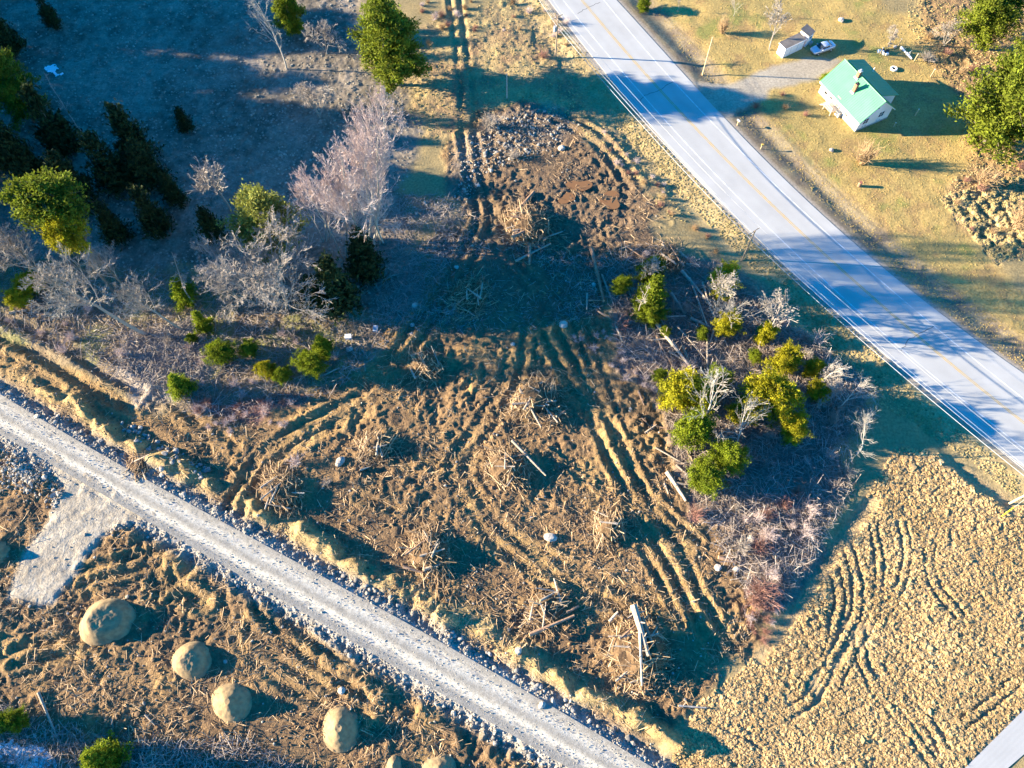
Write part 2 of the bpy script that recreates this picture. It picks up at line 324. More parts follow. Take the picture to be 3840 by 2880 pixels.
# heights
n_big = fbm(X, Y, 5., 101, 3) - .5; n_mid = fbm(X, Y, 1.7, 131, 3) - .5; n_sm = fbm(X, Y, .75, 171, 2) - .5
Hh = n_big * .25
rough_d = m_dirt * (1 - .9 * m_spur)
patch = .12 + 1.5 * np.clip((fbm(X, Y, 8., 211, 3) - .25) * 1.7, 0, 1)
n_fi = fbm(X, Y, .42, 191, 1) - .5
Hh = Hh + rough_d * patch * (n_big * .65 + n_mid * .42 + n_sm * .5 + n_fi * .3)
Hh = Hh + m_shrub * (n_mid * .6 + n_sm * .4) + m_leftbr * (n_mid * .45 + n_sm * .35) + m_field * (n_mid * .22) + m_up * (n_mid * .22 + n_sm * .22) + m_rough * (n_mid * .5 + n_sm * .3) + m_reed * (n_mid * .6 + n_sm * .6) + m_top * (n_mid * .35 + n_sm * .2) + m_lawn * (n_mid * .08)
RUTS = []
def rut(pts, w=.55, depth=.4, ridge=.2, pair=None):
    line = smooth_line(PL(pts)); lines = [line]
    if pair:
        t = np.gradient(line, axis=0); t /= np.linalg.norm(t, axis=1)[:, None]; nn = np.stack([-t[:, 1], t[:, 0]], 1); lines = [line - nn * pair / 2, line + nn * pair / 2]
    for q in lines: RUTS.append((q, w, depth, ridge))
rut([(1010, 290), (1035, 420), (1045, 480), (985, 600), (900, 720), (840, 800), (800, 860), (650, 935), (570, 1000), (505, 1105)], .6, .45, .28, 2.2)
rut([(1060, 470), (1100, 560), (1150, 620)], .5, .3, .2, 2.)
rut([(1120, 720), (1100, 820), (1050, 920), (990, 1000), (1005, 1060), (1060, 1140), (1120, 1190), (1230, 1240), (1380, 1310), (1450, 1330)], .6, .38, .25, 2.1)
rut([(1190, 720), (1255, 840), (1310, 930), (1345, 1010), (1390, 1100), (1450, 1190), (1500, 1300), (1570, 1410)], .55, .45, .32, 2.3)
rut([(1400, 1180), (1440, 1250), (1490, 1340)], .5, .4, .3, 1.8)
rut([(980, -20), (995, 100), (1008, 200), (1012, 290)], .5, .32, .08, 2.)
rut([(-20, 700), (70, 735), (140, 775), (200, 815), (290, 862)], .8, .5, .35, 2.6)
rut([(330, 865), (400, 915), (500, 975)], .8, .4, .3, 2.)
rut([(420, 1190), (390, 1250), (340, 1260)], .8, .5, .25)
rut([(370, 1235), (410, 1290), (440, 1300)], .8, .5, .25)
rut([(700, 900), (800, 850), (840, 830)], .4, .25, .2, 1.6)
rut([(1000, 1080), (880, 1085), (780, 1060)], .5, .25, .2, 2.)
for q in ([(180, 1245), (300, 1215), (400, 1195)], [(560, 1300), (650, 1390), (770, 1470), (900, 1570)], [(520, 1370), (600, 1450), (700, 1500)], [(30, 1420), (150, 1400), (260, 1440), (330, 1480)]): rut(q, .45, .3, .2, 2.)
rut([(1250, 700), (1290, 800), (1310, 860)], .4, .3, .2, 1.9); rut([(1290, 900), (1330, 1000), (1420, 1110), (1500, 1180)], .45, .35, .25, 2.); rut([(880, 800), (800, 880), (690, 930), (600, 980)], .4, .3, .2, 2.)
rut([(1100, 1180), (1240, 1290), (1330, 1330)], .45, .3, .2, 2.)
rut([(1200, 250), (1290, 300), (1370, 400)], .5, .35, .25, 2.2)
rut([(1270, 420), (1380, 440), (1450, 470)], .5, .3, .2, 2.2)
for q in ([(1830, 1170), (1852, 1265), (1845, 1340), (1800, 1420), (1770, 1480)], [(1800, 1230), (1815, 1290), (1800, 1360)], [(2008, 1190), (2012, 1245), (2040, 1290), (2075, 1330)], [(1860, 1350), (1862, 1420), (1900, 1500), (1960, 1570), (2010, 1640)],
          [(1900, 1440), (1950, 1510), (2010, 1570), (2040, 1620)], [(1990, 1540), (2035, 1600)], [(1690, 1550), (1760, 1500), (1790, 1440)], [(1720, 1310), (1745, 1370), (1715, 1420)]):
    rut(q, .28, .24, .06, 1.3)
for q in ([(1760, 1290), (1780, 1350), (1768, 1410), (1735, 1470)], [(1885, 1130), (1900, 1220), (1890, 1320), (1850, 1400)], [(1950, 1130), (1960, 1200), (1935, 1290), (1900, 1340)], [(2060, 1150), (2070, 1210), (2110, 1260), (2160, 1310)], [(2195, 1470), (2140, 1520), (2080, 1560)], [(1700, 1420), (1690, 1480), (1650, 1540)], [(1560, 1560), (1640, 1600), (1690, 1650)], [(1840, 1340), (1800, 1410), (1745, 1500)], [(1870, 1345), (1835, 1420), (1800, 1490)]):
    rut(q, .24, .2, .05, 1.1)
rut([(1880, 1085), (1830, 1140), (1770, 1230), (1700, 1340), (1640, 1420)], .9, .5, .1)   # field-edge furrow
rut([(2010, 930), (2060, 990), (2120, 1040), (2180, 1080)], 1.1, .6, .05)                    # roadside ditch
rut_low = np.zeros(X.shape, np.float32); rut_rdg = np.zeros(X.shape, np.float32)
for line, w, dep, rdg in RUTS:
    d = dline(line + 0, 4.); d = np.abs(d + n_mid * .22 + n_sm * .12)
    brk = np.clip((vnoise(X, Y, 5.5, 301) - .1) * 1.7, .3, 1.)
    a = np.exp(-(d / w) ** 2) ; b = np.exp(-((d - 1.9 * w) / (.7 * w)) ** 2)
    rut_low = np.maximum(rut_low, a * dep * brk); rut_rdg = np.maximum(rut_rdg, b * rdg * brk)
Hh = Hh * (1 - np.clip(rut_low, 0, .4)) - rut_low + rut_rdg
# earth bank along the north-east side of the gravel road
s_al = X * .55 - Y * .35
bank_h = (1.0 + .5 * fbm(s_al, s_al * 0 + 3, 6., 411, 2)) * (.25 + .95 * np.clip((fbm(X, Y, 3.2, 421, 2) - .36) * 4, 0, 1))
gap = 1 - np.exp(-((X - P(487, 1112)[0]) / 2.2) ** 2)
bank_on = np.clip((X + 75) / 10, 0, 1) * gap
prof = np.exp(-((dU - 3.4 - (fbm(X, Y, 4., 431, 2) - .5) * 2.4) / 1.15) ** 2)
Hh = Hh + prof * bank_h * bank_on * 1.15
m_bank = np.clip(prof * bank_on * 1.5, 0, 1)
bankD = np.exp(-((dD - 2.6 - (fbm(X, Y, 3., 433, 2) - .5) * 2) / .9) ** 2) * .5 * (vnoise(X, Y, 3., 435) > .45)
Hh = Hh + blur(bankD, 1) * (1 - m_spur)
# gravel bed, its sloped rubble sides and ditch
def sst(a, b, x): t = np.clip((x - a) / (b - a), 0, 1); return t * t * (3 - 2 * t)
bed = 1 - sst(-.15, 1.4, dU); bed = np.minimum(bed, 1 - sst(-.15, 1.2, dD)); bed = np.maximum(bed, m_spur * .75)
Hh = Hh * (1 - bed) + .42 * bed - .16 * np.exp(-((dU - 1.6) / .6) ** 2)
m_rub = np.clip(np.exp(-((dU - .9) / .95) ** 2) + np.exp(-((dD - .8) / .9) ** 2) * .9, 0, 1) * (1 - m_spur)
Hh = Hh + m_rub * n_sm * .5 + m_spur * (n_mid * .25 + n_sm * .12)
# paved road formation: flat bed, ditch on the right, slight bank on the left
flat = np.clip(1 - sst(.3, 2.5, d_road), 0, 1)
Hh = Hh * (1 - flat) - .0 * flat
Hh = Hh - .42 * np.exp(-((dR - 3.6) / 1.5) ** 2) * (1 - m_drive) - .45 * np.exp(-((dL - 4.0) / 2.0) ** 2)
Hh = Hh * (1 - m_drive) + .02 * m_drive; Hh = Hh * (1 - m_lane)
# mounds under the house corner etc. stay level
yard = blur(inpoly(X, Y, PL([(1640, 60), (1840, 60), (1960, 200), (1920, 300), (1760, 260), (1640, 140)])), 8)
Hh = Hh * (1 - yard)
far = np.clip((np.maximum(np.abs(X) - 110, np.maximum(Y - 140, -12 - Y))) / 60, 0, 1)
Hh = Hh * (1 - far)
Hh = Hh.astype(np.float32)
def hz(x, y):
    x = np.asarray(x, float); y = np.asarray(y, float)
    i = np.clip(np.searchsorted(GX, x) - 1, 0, len(GX) - 2); j = np.clip(np.searchsorted(GY, y) - 1, 0, len(GY) - 2)
    fx = np.clip((x - GX[i]) / (GX[i + 1] - GX[i]), 0, 1); fy = np.clip((y - GY[j]) / (GY[j + 1] - GY[j]), 0, 1)
    return (Hh[i, j] * (1 - fx) + Hh[i + 1, j] * fx) * (1 - fy) + (Hh[i, j + 1] * (1 - fx) + Hh[i + 1, j + 1] * fx) * fy
def gp(u, v, dz=0.0):
    x, y = P(u, v); return (float(x), float(y), float(hz(x, y)) + dz)
# colours of the ground: soil, dead grass, litter, gravel, plus some painted shade
C = np.zeros(X.shape + (3,), np.float32); C[:] = (.25, .19, .09)
cn = fbm(X, Y, 7., 501, 3); cn2 = fbm(X, Y, 2.2, 521, 3); cn3 = fbm(X, Y, .7, 541, 2)
def lay(m, a, b=None, t=None):
    global C
    col = np.array(a, np.float32) if b is None else np.array(a, np.float32) * (1 - t[..., None]) + np.array(b, np.float32) * t[..., None]
    C = C * (1 - m[..., None]) + col * m[..., None]
ct = np.clip((cn - .3) * 2.5, 0, 1); ct2 = np.clip((cn2 - .3) * 2.5, 0, 1); ct3 = np.clip((cn3 - .3) * 2.5, 0, 1)
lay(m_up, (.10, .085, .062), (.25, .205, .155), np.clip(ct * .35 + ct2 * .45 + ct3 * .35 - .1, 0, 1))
lay(m_top, (.22, .15, .085), (.36, .27, .12), ct * .6 + ct2 * .4)
lay(m_top * np.clip((fbm(X, Y, 3., 551) - .5) * 4, 0, 1) * .7, (.20, .125, .075))
lay(m_lawn, (.40, .275, .095), (.27, .205, .075), np.clip(ct * .8 + ct2 * .4 - .15, 0, 1)); lay(m_lawn * np.clip((fbm(X, Y, 2.6, 563) - .55) * 6, 0, 1) * .6, (.25, .155, .07))
lay(m_lawn * np.clip((fbm(X, Y, 4., 561) - .62) * 6, 0, 1) * .7, (.17, .19, .05))
lay(m_rough, (.29, .185, .08), (.20, .13, .07), ct * .5 + ct2 * .5)
lay(m_reed, (.42, .30, .16), (.30, .19, .10), ct2)
lay(m_leftbr, (.25, .19, .11), (.16, .12, .08), ct * .5 + ct2 * .5)
lay(m_leftbr * np.clip((fbm(X, Y, 6., 571) - .5) * 5, 0, 1), (.20, .19, .08))
lay(m_pale, (.33, .28, .23), (.26, .21, .16), ct2)
lay(m_shrub, (.17, .125, .10), (.25, .18, .12), ct * .5 + ct2 * .5)
lay(m_dirt, (.235, .148, .072), (.115, .076, .046), np.clip(ct * .5 + ct2 * .4 + ct3 * .25 - .1, 0, 1))
lay(m_dirt * np.clip((fbm(X, Y, 4., 575) - .55) * 6, 0, 1) * .7, (.30, .19, .08))
lay(m_hazel, (.20, .11, .09), (.15, .09, .07), ct2)
lay(m_field, (.36, .255, .13), (.27, .19, .10), ct2)
lay(np.clip((rut_low + rut_rdg) * 2.2, 0, 1) * m_dirt, (.29, .195, .085), (.20, .13, .06), ct2)
lay(m_bank, (.36, .26, .115), (.27, .19, .085), ct2)
side = np.clip(1 - sst(2.5, 6.5, dL), 0, 1) * (dL > 0) * (Y > 5); lay(side * .9, (.40, .30, .145), (.30, .22, .10), ct2)
verge = np.clip(1 - sst(4.5, 6.5, dR), 0, 1) * (dR > 0); lay(verge, (.16, .125, .085), (.24, .19, .11), ct2)
lay(np.clip(1 - sst(.2, 1.1, d_road), 0, 1) * (d_road > -1), (.27, .235, .19))
lay(np.clip(m_rub * 1.2, 0, 1), (.31, .275, .22), (.23, .195, .15), ct3)
lay(bed, (.36, .335, .29), (.28, .26, .22), ct2)
lay(m_spur, (.38, .33, .25), (.25, .21, .155), np.clip(ct * .5 + ct2 * .6 + ct3 * .3 - .2, 0, 1))
lay(m_drive, (.36, .31, .23), (.27, .23, .17), ct * .5 + ct2 * .5)
stony = blur(inpoly(wx, wy, PL([(985, 420), (1000, 310), (1080, 250), (1200, 230), (1260, 270), (1180, 320), (1060, 370), (1010, 430), (900, 470), (880, 420)])), 5)
lay(stony * .6, (.24, .215, .19), (.17, .15, .12), ct3)
soil_shade = blur(inpoly(wx, wy, PL([(900, 600), (960, 470), (1000, 400), (1050, 300), (1120, 240), (1240, 260), (1390, 380), (1450, 480), (1400, 560), (1300, 600), (1280, 700), (1000, 720), (880, 700)])), 8); lay(soil_shade * .72, (.105, .075, .052), (.17, .118, .075), np.clip(ct2 * .6 + ct3 * .5 - .1, 0, 1))  # shade over the upper clearing painted into the soil as a darker brown
dull_patch = blur(inpoly(wx, wy, PL([(1560, 960), (1690, 900), (1830, 880), (1900, 930), (1820, 980), (1640, 1060)])), 6); lay(dull_patch * .5, (.12, .10, .09))  # darker, duller patch between the conifer thicket and the field corner
bumpy = np.clip(.25 + .75 * np.maximum.reduce([m_dirt * .9, m_shrub, m_leftbr, m_field * .7, m_rough, m_reed, m_top * .8, m_rub]), 0, 1) * (1 - bed * .75) * (1 - m_drive * .7) * (1 - flat * .7)

def grid_obj(name, mask=None, off=0.0, m=None, cols=True):
    ni, nj = X.shape; idx = np.arange(ni * nj).reshape(ni, nj)
    q = np.stack([idx[:-1, :-1], idx[1:, :-1], idx[1:, 1:], idx[:-1, 1:]], -1)
    if mask is not None: q = q[mask[:-1, :-1] & mask[1:, :-1] & mask[1:, 1:] & mask[:-1, 1:]]
    q = q.reshape(-1, 4); V = np.stack([X, Y, Hh + off], -1).reshape(-1, 3)
    if mask is not None:
        u, inv = np.unique(q, return_inverse=True); V = V[u]; q = inv.reshape(-1, 4)
    else: u = slice(None)
    mb = MB(); mb.add(V, q); o = mb.build(name, m, None, True)
    if cols:
        at = o.data.attributes.new('Col', 'FLOAT_COLOR', 'POINT'); c4 = np.concatenate([C.reshape(-1, 3)[u], np.ones((len(V), 1))], 1).astype(np.float32); at.data.foreach_set('color', c4.ravel())
        b = o.data.attributes.new('bumpy', 'FLOAT', 'POINT'); b.data.foreach_set('value', bumpy.reshape(-1)[u].astype(np.float32))
    return o
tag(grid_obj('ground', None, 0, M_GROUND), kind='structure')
tag(grid_obj('driveway', m_drive > .5, .012, M_GROUND), kind='structure')
tag(grid_obj('gravel_spur', m_spur > .6, .012, M_GROUND), kind='structure')

# ---- road sheets with an across-the-road coordinate
def strip(name, fa, fb, ts, along, axis, z, m, skirt=.0):
    """fa, fb: edge functions; ts: fractions across; along: positions on the main axis"""
    A = fa(along); B = fb(along); W = A[:, None] * (1 - ts)[None] + B[:, None] * ts[None]; L = np.repeat(along[:, None], len(ts), 1)
    zz = np.full(W.shape, z) if np.isscalar(z) else z(W, L)
    V = np.stack([W, L, zz], -1) if axis == 'y' else np.stack([L, W, zz], -1)
    n, k = W.shape; idx = np.arange(n * k).reshape(n, k); q = np.stack([idx[:-1, :-1], idx[:-1, 1:], idx[1:, 1:], idx[1:, :-1]], -1).reshape(-1, 4)
    mb = MB(); mb.add(V.reshape(-1, 3), q, np.broadcast_to(ts, W.shape).reshape(-1))
    for col in (0, k - 1):                                        # edge thickness
        e = V[:, col]; i = np.arange(n - 1); f = np.stack([i, i + 1, i + 1 + n, i + n], 1); mb.add(np.vstack([e, e - [0, 0, .12]]), f, ts[col])
    return mb.build(name, m, None, True)
def lane_mat(name, base, alt, stops, sc=(1.2, 9.), bump=.004, amp=.16):
    """road surface: worn bands run along the wheel paths (ramp over the across coordinate)"""
    m = bpy.data.materials.new(name); m.use_nodes = True; n = m.node_tree.nodes; l = m.node_tree.links; b = n['Principled BSDF']
    b.inputs['Roughness'].default_value = .9; b.inputs['Specular IOR Level'].default_value = .15
    tc = n.new('ShaderNodeTexCoord'); at = n.new('ShaderNodeAttribute'); at.attribute_name = 'var'
    n0 = n.new('ShaderNodeTexNoise'); n0.inputs['Scale'].default_value = .35; l.new(tc.outputs['Object'], n0.inputs['Vector'])
    ma = n.new('ShaderNodeMath'); ma.operation = 'MULTIPLY_ADD'; ma.inputs[1].default_value = .09; l.new(n0.outputs[0], ma.inputs[0]); sb = n.new('ShaderNodeMath'); sb.operation = 'SUBTRACT'; sb.inputs[1].default_value = .045
    l.new(at.outputs['Fac'], sb.inputs[0]); l.new(sb.outputs[0], ma.inputs[2])
    cr = n.new('ShaderNodeValToRGB'); l.new(ma.outputs[0], cr.inputs[0]); e = cr.color_ramp.elements
    while len(e) > 1: e.remove(e[-1])
    for i, (p, v) in enumerate(stops):
        q = e[0] if i == 0 else e.new(p); q.position = p; q.color = (v, v, v, 1)
    mx = n.new('ShaderNodeMix'); mx.data_type = 'RGBA'; mx.inputs[6].default_value = (*alt, 1); mx.inputs[7].default_value = (*base, 1); l.new(cr.outputs[0], mx.inputs[0])
    o = mx.outputs[2]
    for s in sc:
        q = n.new('ShaderNodeTexNoise'); q.inputs['Scale'].default_value = s; q.inputs['Detail'].default_value = 6.; l.new(tc.outputs['Object'], q.inputs['Vector'])
        mr = n.new('ShaderNodeMapRange'); mr.inputs[1].default_value = .3; mr.inputs[2].default_value = .7; mr.inputs[3].default_value = 1 - amp; mr.inputs[4].default_value = 1 + amp; l.new(q.outputs[0], mr.inputs[0])
        h = n.new('ShaderNodeHueSaturation'); l.new(o, h.inputs['Color']); l.new(mr.outputs[0], h.inputs['Value']); o = h.outputs[0]
    l.new(o, b.inputs['Base Color'])
    bp = n.new('ShaderNodeBump'); bp.inputs['Distance'].default_value = bump; l.new(q.outputs[0], bp.inputs['Height']); l.new(bp.outputs[0], b.inputs['Normal'])
    return m
M_ASPH = lane_mat('bleached_asphalt', (.38, .372, .345), (.30, .295, .275), [(0, .95), (.1, .9), (.16, .7), (.24, .9), (.33, .65), (.42, .85), (.5, .6), (.58, .85), (.66, .65), (.75, .9), (.84, .75), (.9, 1), (1, .85)], (.25, 14.), .003, .07)
M_GRAV = lane_mat('crushed_gravel', (.47, .43, .345), (.235, .215, .18), [(0, .1), (.16, .2), (.24, .85), (.34, 1), (.43, .35), (.49, .15), (.55, .35), (.64, 1), (.75, .9), (.84, .25), (1, .1)], (2.5, 7., 16.), .06, .2)
al = np.concatenate([np.arange(-60, 0, 4.), np.arange(0, 145, .8), np.arange(145, 330, 5.)])
road = tag(strip('paved_road', rdL, rdR, np.linspace(0, 1, 25), al, 'y', .06, M_ASPH), kind='structure')
def fl(f, w): return (lambda y: f(y) - w), (lambda y: f(y) + w)
for f, w, m in ((ln_WL, .085, M_WPAINT), (ln_WR, .085, M_WPAINT)):
    a, b = fl(f, w); o = strip('road_marking', a, b, np.array([0., 1.]), al, 'y', .066, m); o.parent = road
for off in (-.16, .16):
    a = (lambda y, q=off: ln_Y(y) + q - .075); b = (lambda y, q=off: ln_Y(y) + q + .075)
    o = strip('centre_line', a, b, np.array([0., 1.]), al, 'y', .066, M_YPAINT); o.parent = road
def crack(pts, ox, oy):
    p = smooth_line(Z(ox, oy, pts), .5); r = np.random.default_rng(int(ox + oy)); p = p + r.normal(0, .07, p.shape)
    mb = MB(); n = len(p); d = np.gradient(p, axis=0); nn = np.stack([-d[:, 1], d[:, 0]], 1); nn /= np.linalg.norm(nn, axis=1)[:, None]
    V = np.vstack([np.c_[p - nn * .05, np.full(n, .065)], np.c_[p + nn * .05, np.full(n, .065)]]); i = np.arange(n - 1)
    mb.add(V, np.stack([i, i + 1, i + 1 + n, i + n], 1)); o = mb.build('crack', M_TAR, road)
crack([(1100, 870), (1150, 830), (1270, 785), (1330, 740), (1400, 705)], 1920, 0)
crack([(1150, 1370), (1180, 1330), (1220, 1270), (1290, 1240), (1380, 1190), (1440, 1160)], 2880, 720)
crack([(560, 120), (660, 70), (760, 20)], 1920, 0)
gx = np.arange(-110, 40, .35)
tag(strip('gravel_road', gvD, gvU, np.linspace(0, 1, 21), gx, 'x', lambda W, L: .47 + .05 * (fbm(L, W, 1.2, 601, 2) - .5) + .05 * np.cos((W - gvD(L)) / (gvU(L) - gvD(L)) * 4 * math.pi), M_GRAV), kind='structure')
ly0 = LANE[0] + (LANE[0] - LANE[1]) * 3; ly1 = LANE[1] + (LANE[1] - LANE[0]) * 3; ly2 = LANE[2] + (LANE[2] - LANE[3]) * 8; ly3 = LANE[3] + (LANE[3] - LANE[2]) * 8
mb = MB(); t = np.linspace(0, 1, 60)[:, None]; e0 = ly0 * (1 - t) + ly1 * t; e1 = ly3 * (1 - t) + ly2 * t
V = np.vstack([np.c_[e0, np.full(60, .05)], np.c_[e1, np.full(60, .05)]]); i = np.arange(59); mb.add(V, np.stack([i, i + 60, i + 61, i + 1], 1), np.r_[np.zeros(60), np.ones(60)])
tag(mb.build('paved_lane', M_ASPH), kind='structure')
# snow left lying in the shade
for k, pts in enumerate(([(-40, 1595), (20, 1600), (70, 1612), (115, 1628), (135, 1665), (120, 1700), (-40, 1720)], [(92, 146), (104, 138), (122, 140), (136, 152), (140, 163), (124, 166), (108, 160), (96, 156)])):
    mk_ = blur(inpoly(wx2, wy2, PL(pts)), 1) > .5; mk_ &= (fbm(X, Y, 1.1, 777 + k, 2) > (.30 if k == 0 else .36))
    o = tag(grid_obj('snow', mk_, .07, M_SNOW, False), kind='structure')
# muddy puddles
M_MUD = mat('muddy_water', (.20, .10, .035), rough=.12, spec=.5)
for u, v, r in ((1128, 458, 1.6), (1450, 418, .0), (1252, 402, 1.3), (1318, 432, 1.5), (1297, 706, .0), (1225, 430, 1.)):
    if r:
        x, y = P(u, v); a = np.linspace(0, 2 * math.pi, 28, endpoint=False); rr_ = r * (1 + .25 * np.sin(2 * a + u) + .15 * np.sin(3 * a + v))
        zz = float(hz(x, y)) + .08; mb = MB(); mb.add(np.r_[[[x, y, zz]], np.c_[x + rr_ * np.cos(a) * 1.3, y + rr_ * np.sin(a), np.full(28, zz)]], np.stack([np.zeros(28), 1 + np.arange(28), 1 + (np.arange(28) + 1) % 28], 1))
        tag(mb.build('puddle', M_MUD), kind='structure')
# ------------------------------------------------------------------ plant builders
def unit(a): return a / (np.linalg.norm(a, axis=-1, keepdims=True) + 1e-9)
def bare_tree(seed, h=1.0, stems=1, spread=.5, lv=((9, .42, .45), (6, .5, .55), (5, .5, .6), (4, .5, .6)), r0=.016, up=.06, cone=False, tmin=.25, rmin=.0011, lean=(0, 0)):
    """skeleton of tapering, bending limbs; returns (trunk mesh builder, twig mesh builder), height 1 unless scaled"""
    r = np.random.default_rng(seed); T = MB(); B = MB()
    S = np.zeros((stems, 3)); S[:, :2] = r.normal(0, .008 * stems, (stems, 2)) if stems > 1 else 0
    D = np.c_[r.normal(0, .28 if stems > 1 else .04, (stems, 2)) + np.array(lean), np.ones(stems)]; D = unit(D)
    L = h * r.uniform(.72, .9, stems) if stems > 1 else np.array([h * .9]); R = np.full(stems, r0 * (.8 if stems > 1 else 1.))
    for lev in range(len(lv) + 1):
        Kseg = (10, 6, 4, 3, 2)[min(lev, 4)]; p = S.copy(); d = D.copy(); pts = [p.copy()]
        jit = ((.10, .2, .26, .3, .3) if not cone else (.07, .15, .16, .2, .2))[min(lev, 4)]
        for k in range(Kseg):
            d = unit(d + r.normal(0, jit, d.shape) + np.array([0, 0, up * (1.5 if lev else .5)])); q = p + d * (L / Kseg)[:, None]
            ra = np.maximum(R * (1 - .8 * k / Kseg), rmin); rb = np.maximum(R * (1 - .8 * (k + 1) / Kseg), rmin * .7)
            (T if lev == 0 else B).tubes(p, q, ra, rb, 7 if lev == 0 else (4 if lev == 1 else 3)); p = q; pts.append(p.copy())
        if lev == len(lv): break
        M, ratio, angle = lv[lev]; pts = np.stack(pts, 1); N = len(S)
        t = r.uniform(tmin if lev == 0 else .2, 1., (N, M)); ti = t * Kseg; i0 = np.minimum(ti.astype(int), Kseg - 1); f = (ti - i0)[..., None]
        n_ = np.arange(N)[:, None]; base = pts[n_, i0] * (1 - f) + pts[n_, i0 + 1] * f; dr = unit(pts[n_, i0 + 1] - pts[n_, i0])
        rnd = unit(np.cross(dr, r.normal(0, 1, dr.shape))); a = r.normal(angle, .15, (N, M))[..., None] 
        nd = unit(dr * np.cos(a) + rnd * np.sin(a)); ln = L[:, None] * ratio * ((1.25 - 1.0 * t) if lev == 0 else (1.15 - .55 * t)) * r.uniform(.7, 1.2, (N, M)) * (spread * 2 if lev == 0 else 1)
        rr = np.maximum(R[:, None] * (1 - .8 * t) * (.5 if lev == 0 else .45), rmin)
        S = base.reshape(-1, 3); D = nd.reshape(-1, 3); L = ln.reshape(-1); R = rr.reshape(-1)
    return T, B
def pine(seed, nbr=70, rmax=.26, zmin=.16, clump=10, per=12, card=.034, droop=-.05, shape='pine', gaps=.25):
    """layered limbs carrying needle clumps; height 1"""
    r = np.random.default_rng(seed); T = MB(); Cw = MB()
    zt = np.linspace(0, .97, 9); bend = np.cumsum(r.normal(0, .006, (9, 2)), 0); pts = np.c_[bend, zt]; T.line(pts, .017 * (1 - .9 * zt) + .001, 7)
    t = np.sort(r.uniform(0, 1, nbr) ** .9); z = zmin + (1 - zmin) * t * .97; az = np.arange(nbr) * 2.399 + r.normal(0, .3, nbr)
    prof = {'pine': np.sin(np.pi * np.clip(.22 + .78 * t, 0, 1)) ** .6 * (1 - .3 * t), 'fir': (1.02 - t), 'round': np.sqrt(np.clip(1 - (2 * t - .9) ** 2 / 1.25, .02, 1))}[shape]
    ln = rmax * prof * r.uniform(.65, 1.12, nbr); sector = 1 - gaps * (np.sin(az * 2 + seed) > .55); ln *= sector
    bx = np.interp(z, zt, bend[:, 0]); by = np.interp(z, zt, bend[:, 1]); o = np.c_[bx, by, z]
    d = np.c_[np.cos(az), np.sin(az), r.normal(.12, .12, nbr) + droop * (1 - t)]; tip = o + d * ln[:, None]
    T.tubes(o, tip, .0045 * (1 - .6 * t), .0012, 4)
    for k in range(nbr):
        m = max(2, int(clump * ln[k] / (rmax * .8)) + 1); s = r.uniform(.25, 1.05, m)[:, None]; c = o[k] + (tip[k] - o[k]) * s
        c = c + r.normal(0, .07 * rmax + .03 * ln[k], (m, 3)) * [1, 1, .5]
        cc = np.repeat(c, per, 0) + r.normal(0, card * .9, (m * per, 3)) * [1, 1, .7]
        dd = unit(r.normal(0, .55, (m * per, 3)) + np.r_[d[k, :2] * .35, .75]); nn = unit(r.normal(0, .5, (m * per, 3)) + np.r_[d[k, :2] * 1.1, .2])
        Cw.cards(cc, dd, nn, card * r.uniform(.8, 1.7, m * per), card * r.uniform(.35, .7, m * per), np.repeat(r.uniform(-.35, .35, m), per) + r.normal(0, .12, m * per))
    m = per * 5; c = np.c_[bend[-1, 0] + r.normal(0, .01, m), bend[-1, 1] + r.normal(0, .01, m), r.uniform(.9, 1.01, m)]; Cw.cards(c, unit(r.normal(0, .5, (m, 3)) + [0, 0, .8]), unit(r.normal(0, 1, (m, 3))), card, card * .5, r.normal(0, .2, m))
    return T, Cw
def shrub(seed, n=60, h=1., sp=.55, r0=.012, kids=4):
    r = np.random.default_rng(seed); B = MB(); D = unit(np.c_[r.normal(0, sp, (n, 2)), np.ones(n)]); S = np.c_[r.normal(0, .07, (n, 2)), np.zeros(n)]; L = h * r.uniform(.55, 1.1, n)
    for lev in range(2):
        p = S; d = D; P_ = [p]
        for k in range(3):
            d = unit(d + r.normal(0, .16, d.shape) + [0, 0, .05]); q = p + d * (L / 3)[:, None]; B.tubes(p, q, r0 * (1 - .25 * k) * (.7 if lev else 1), r0 * (.75 - .25 * k + .05) * (.7 if lev else 1), 3, attr=r.normal(0, .15, len(p))); p = q; P_.append(p)
        if lev == 0:
            i = r.integers(0, n, n * kids); t = r.uniform(.3, .95, n * kids)[:, None]; S = P_[0][i] * (1 - t) + P_[3][i] * t; D = unit(P_[3][i] - P_[0][i] + r.normal(0, .55, (n * kids, 3)) * L[i][:, None]); L = L[i] * .45
    return B
LIB = {}
def me_box(me):
    c = np.empty(len(me.vertices) * 3, np.float32); me.vertices.foreach_get('co', c); c = c.reshape(-1, 3); return np.percentile(c, [.3, 99.7], axis=0) * [[1, 1, 1], [1, 1, 1]]
def lib(key, fn, mats, names):
    if key not in LIB:
        a = fn(); a = a if isinstance(a, tuple) else (a,)
        LIB[key] = [(nm, q.mesh(nm, m)) for q, m, nm in zip(a, mats, names)]
    return LIB[key]
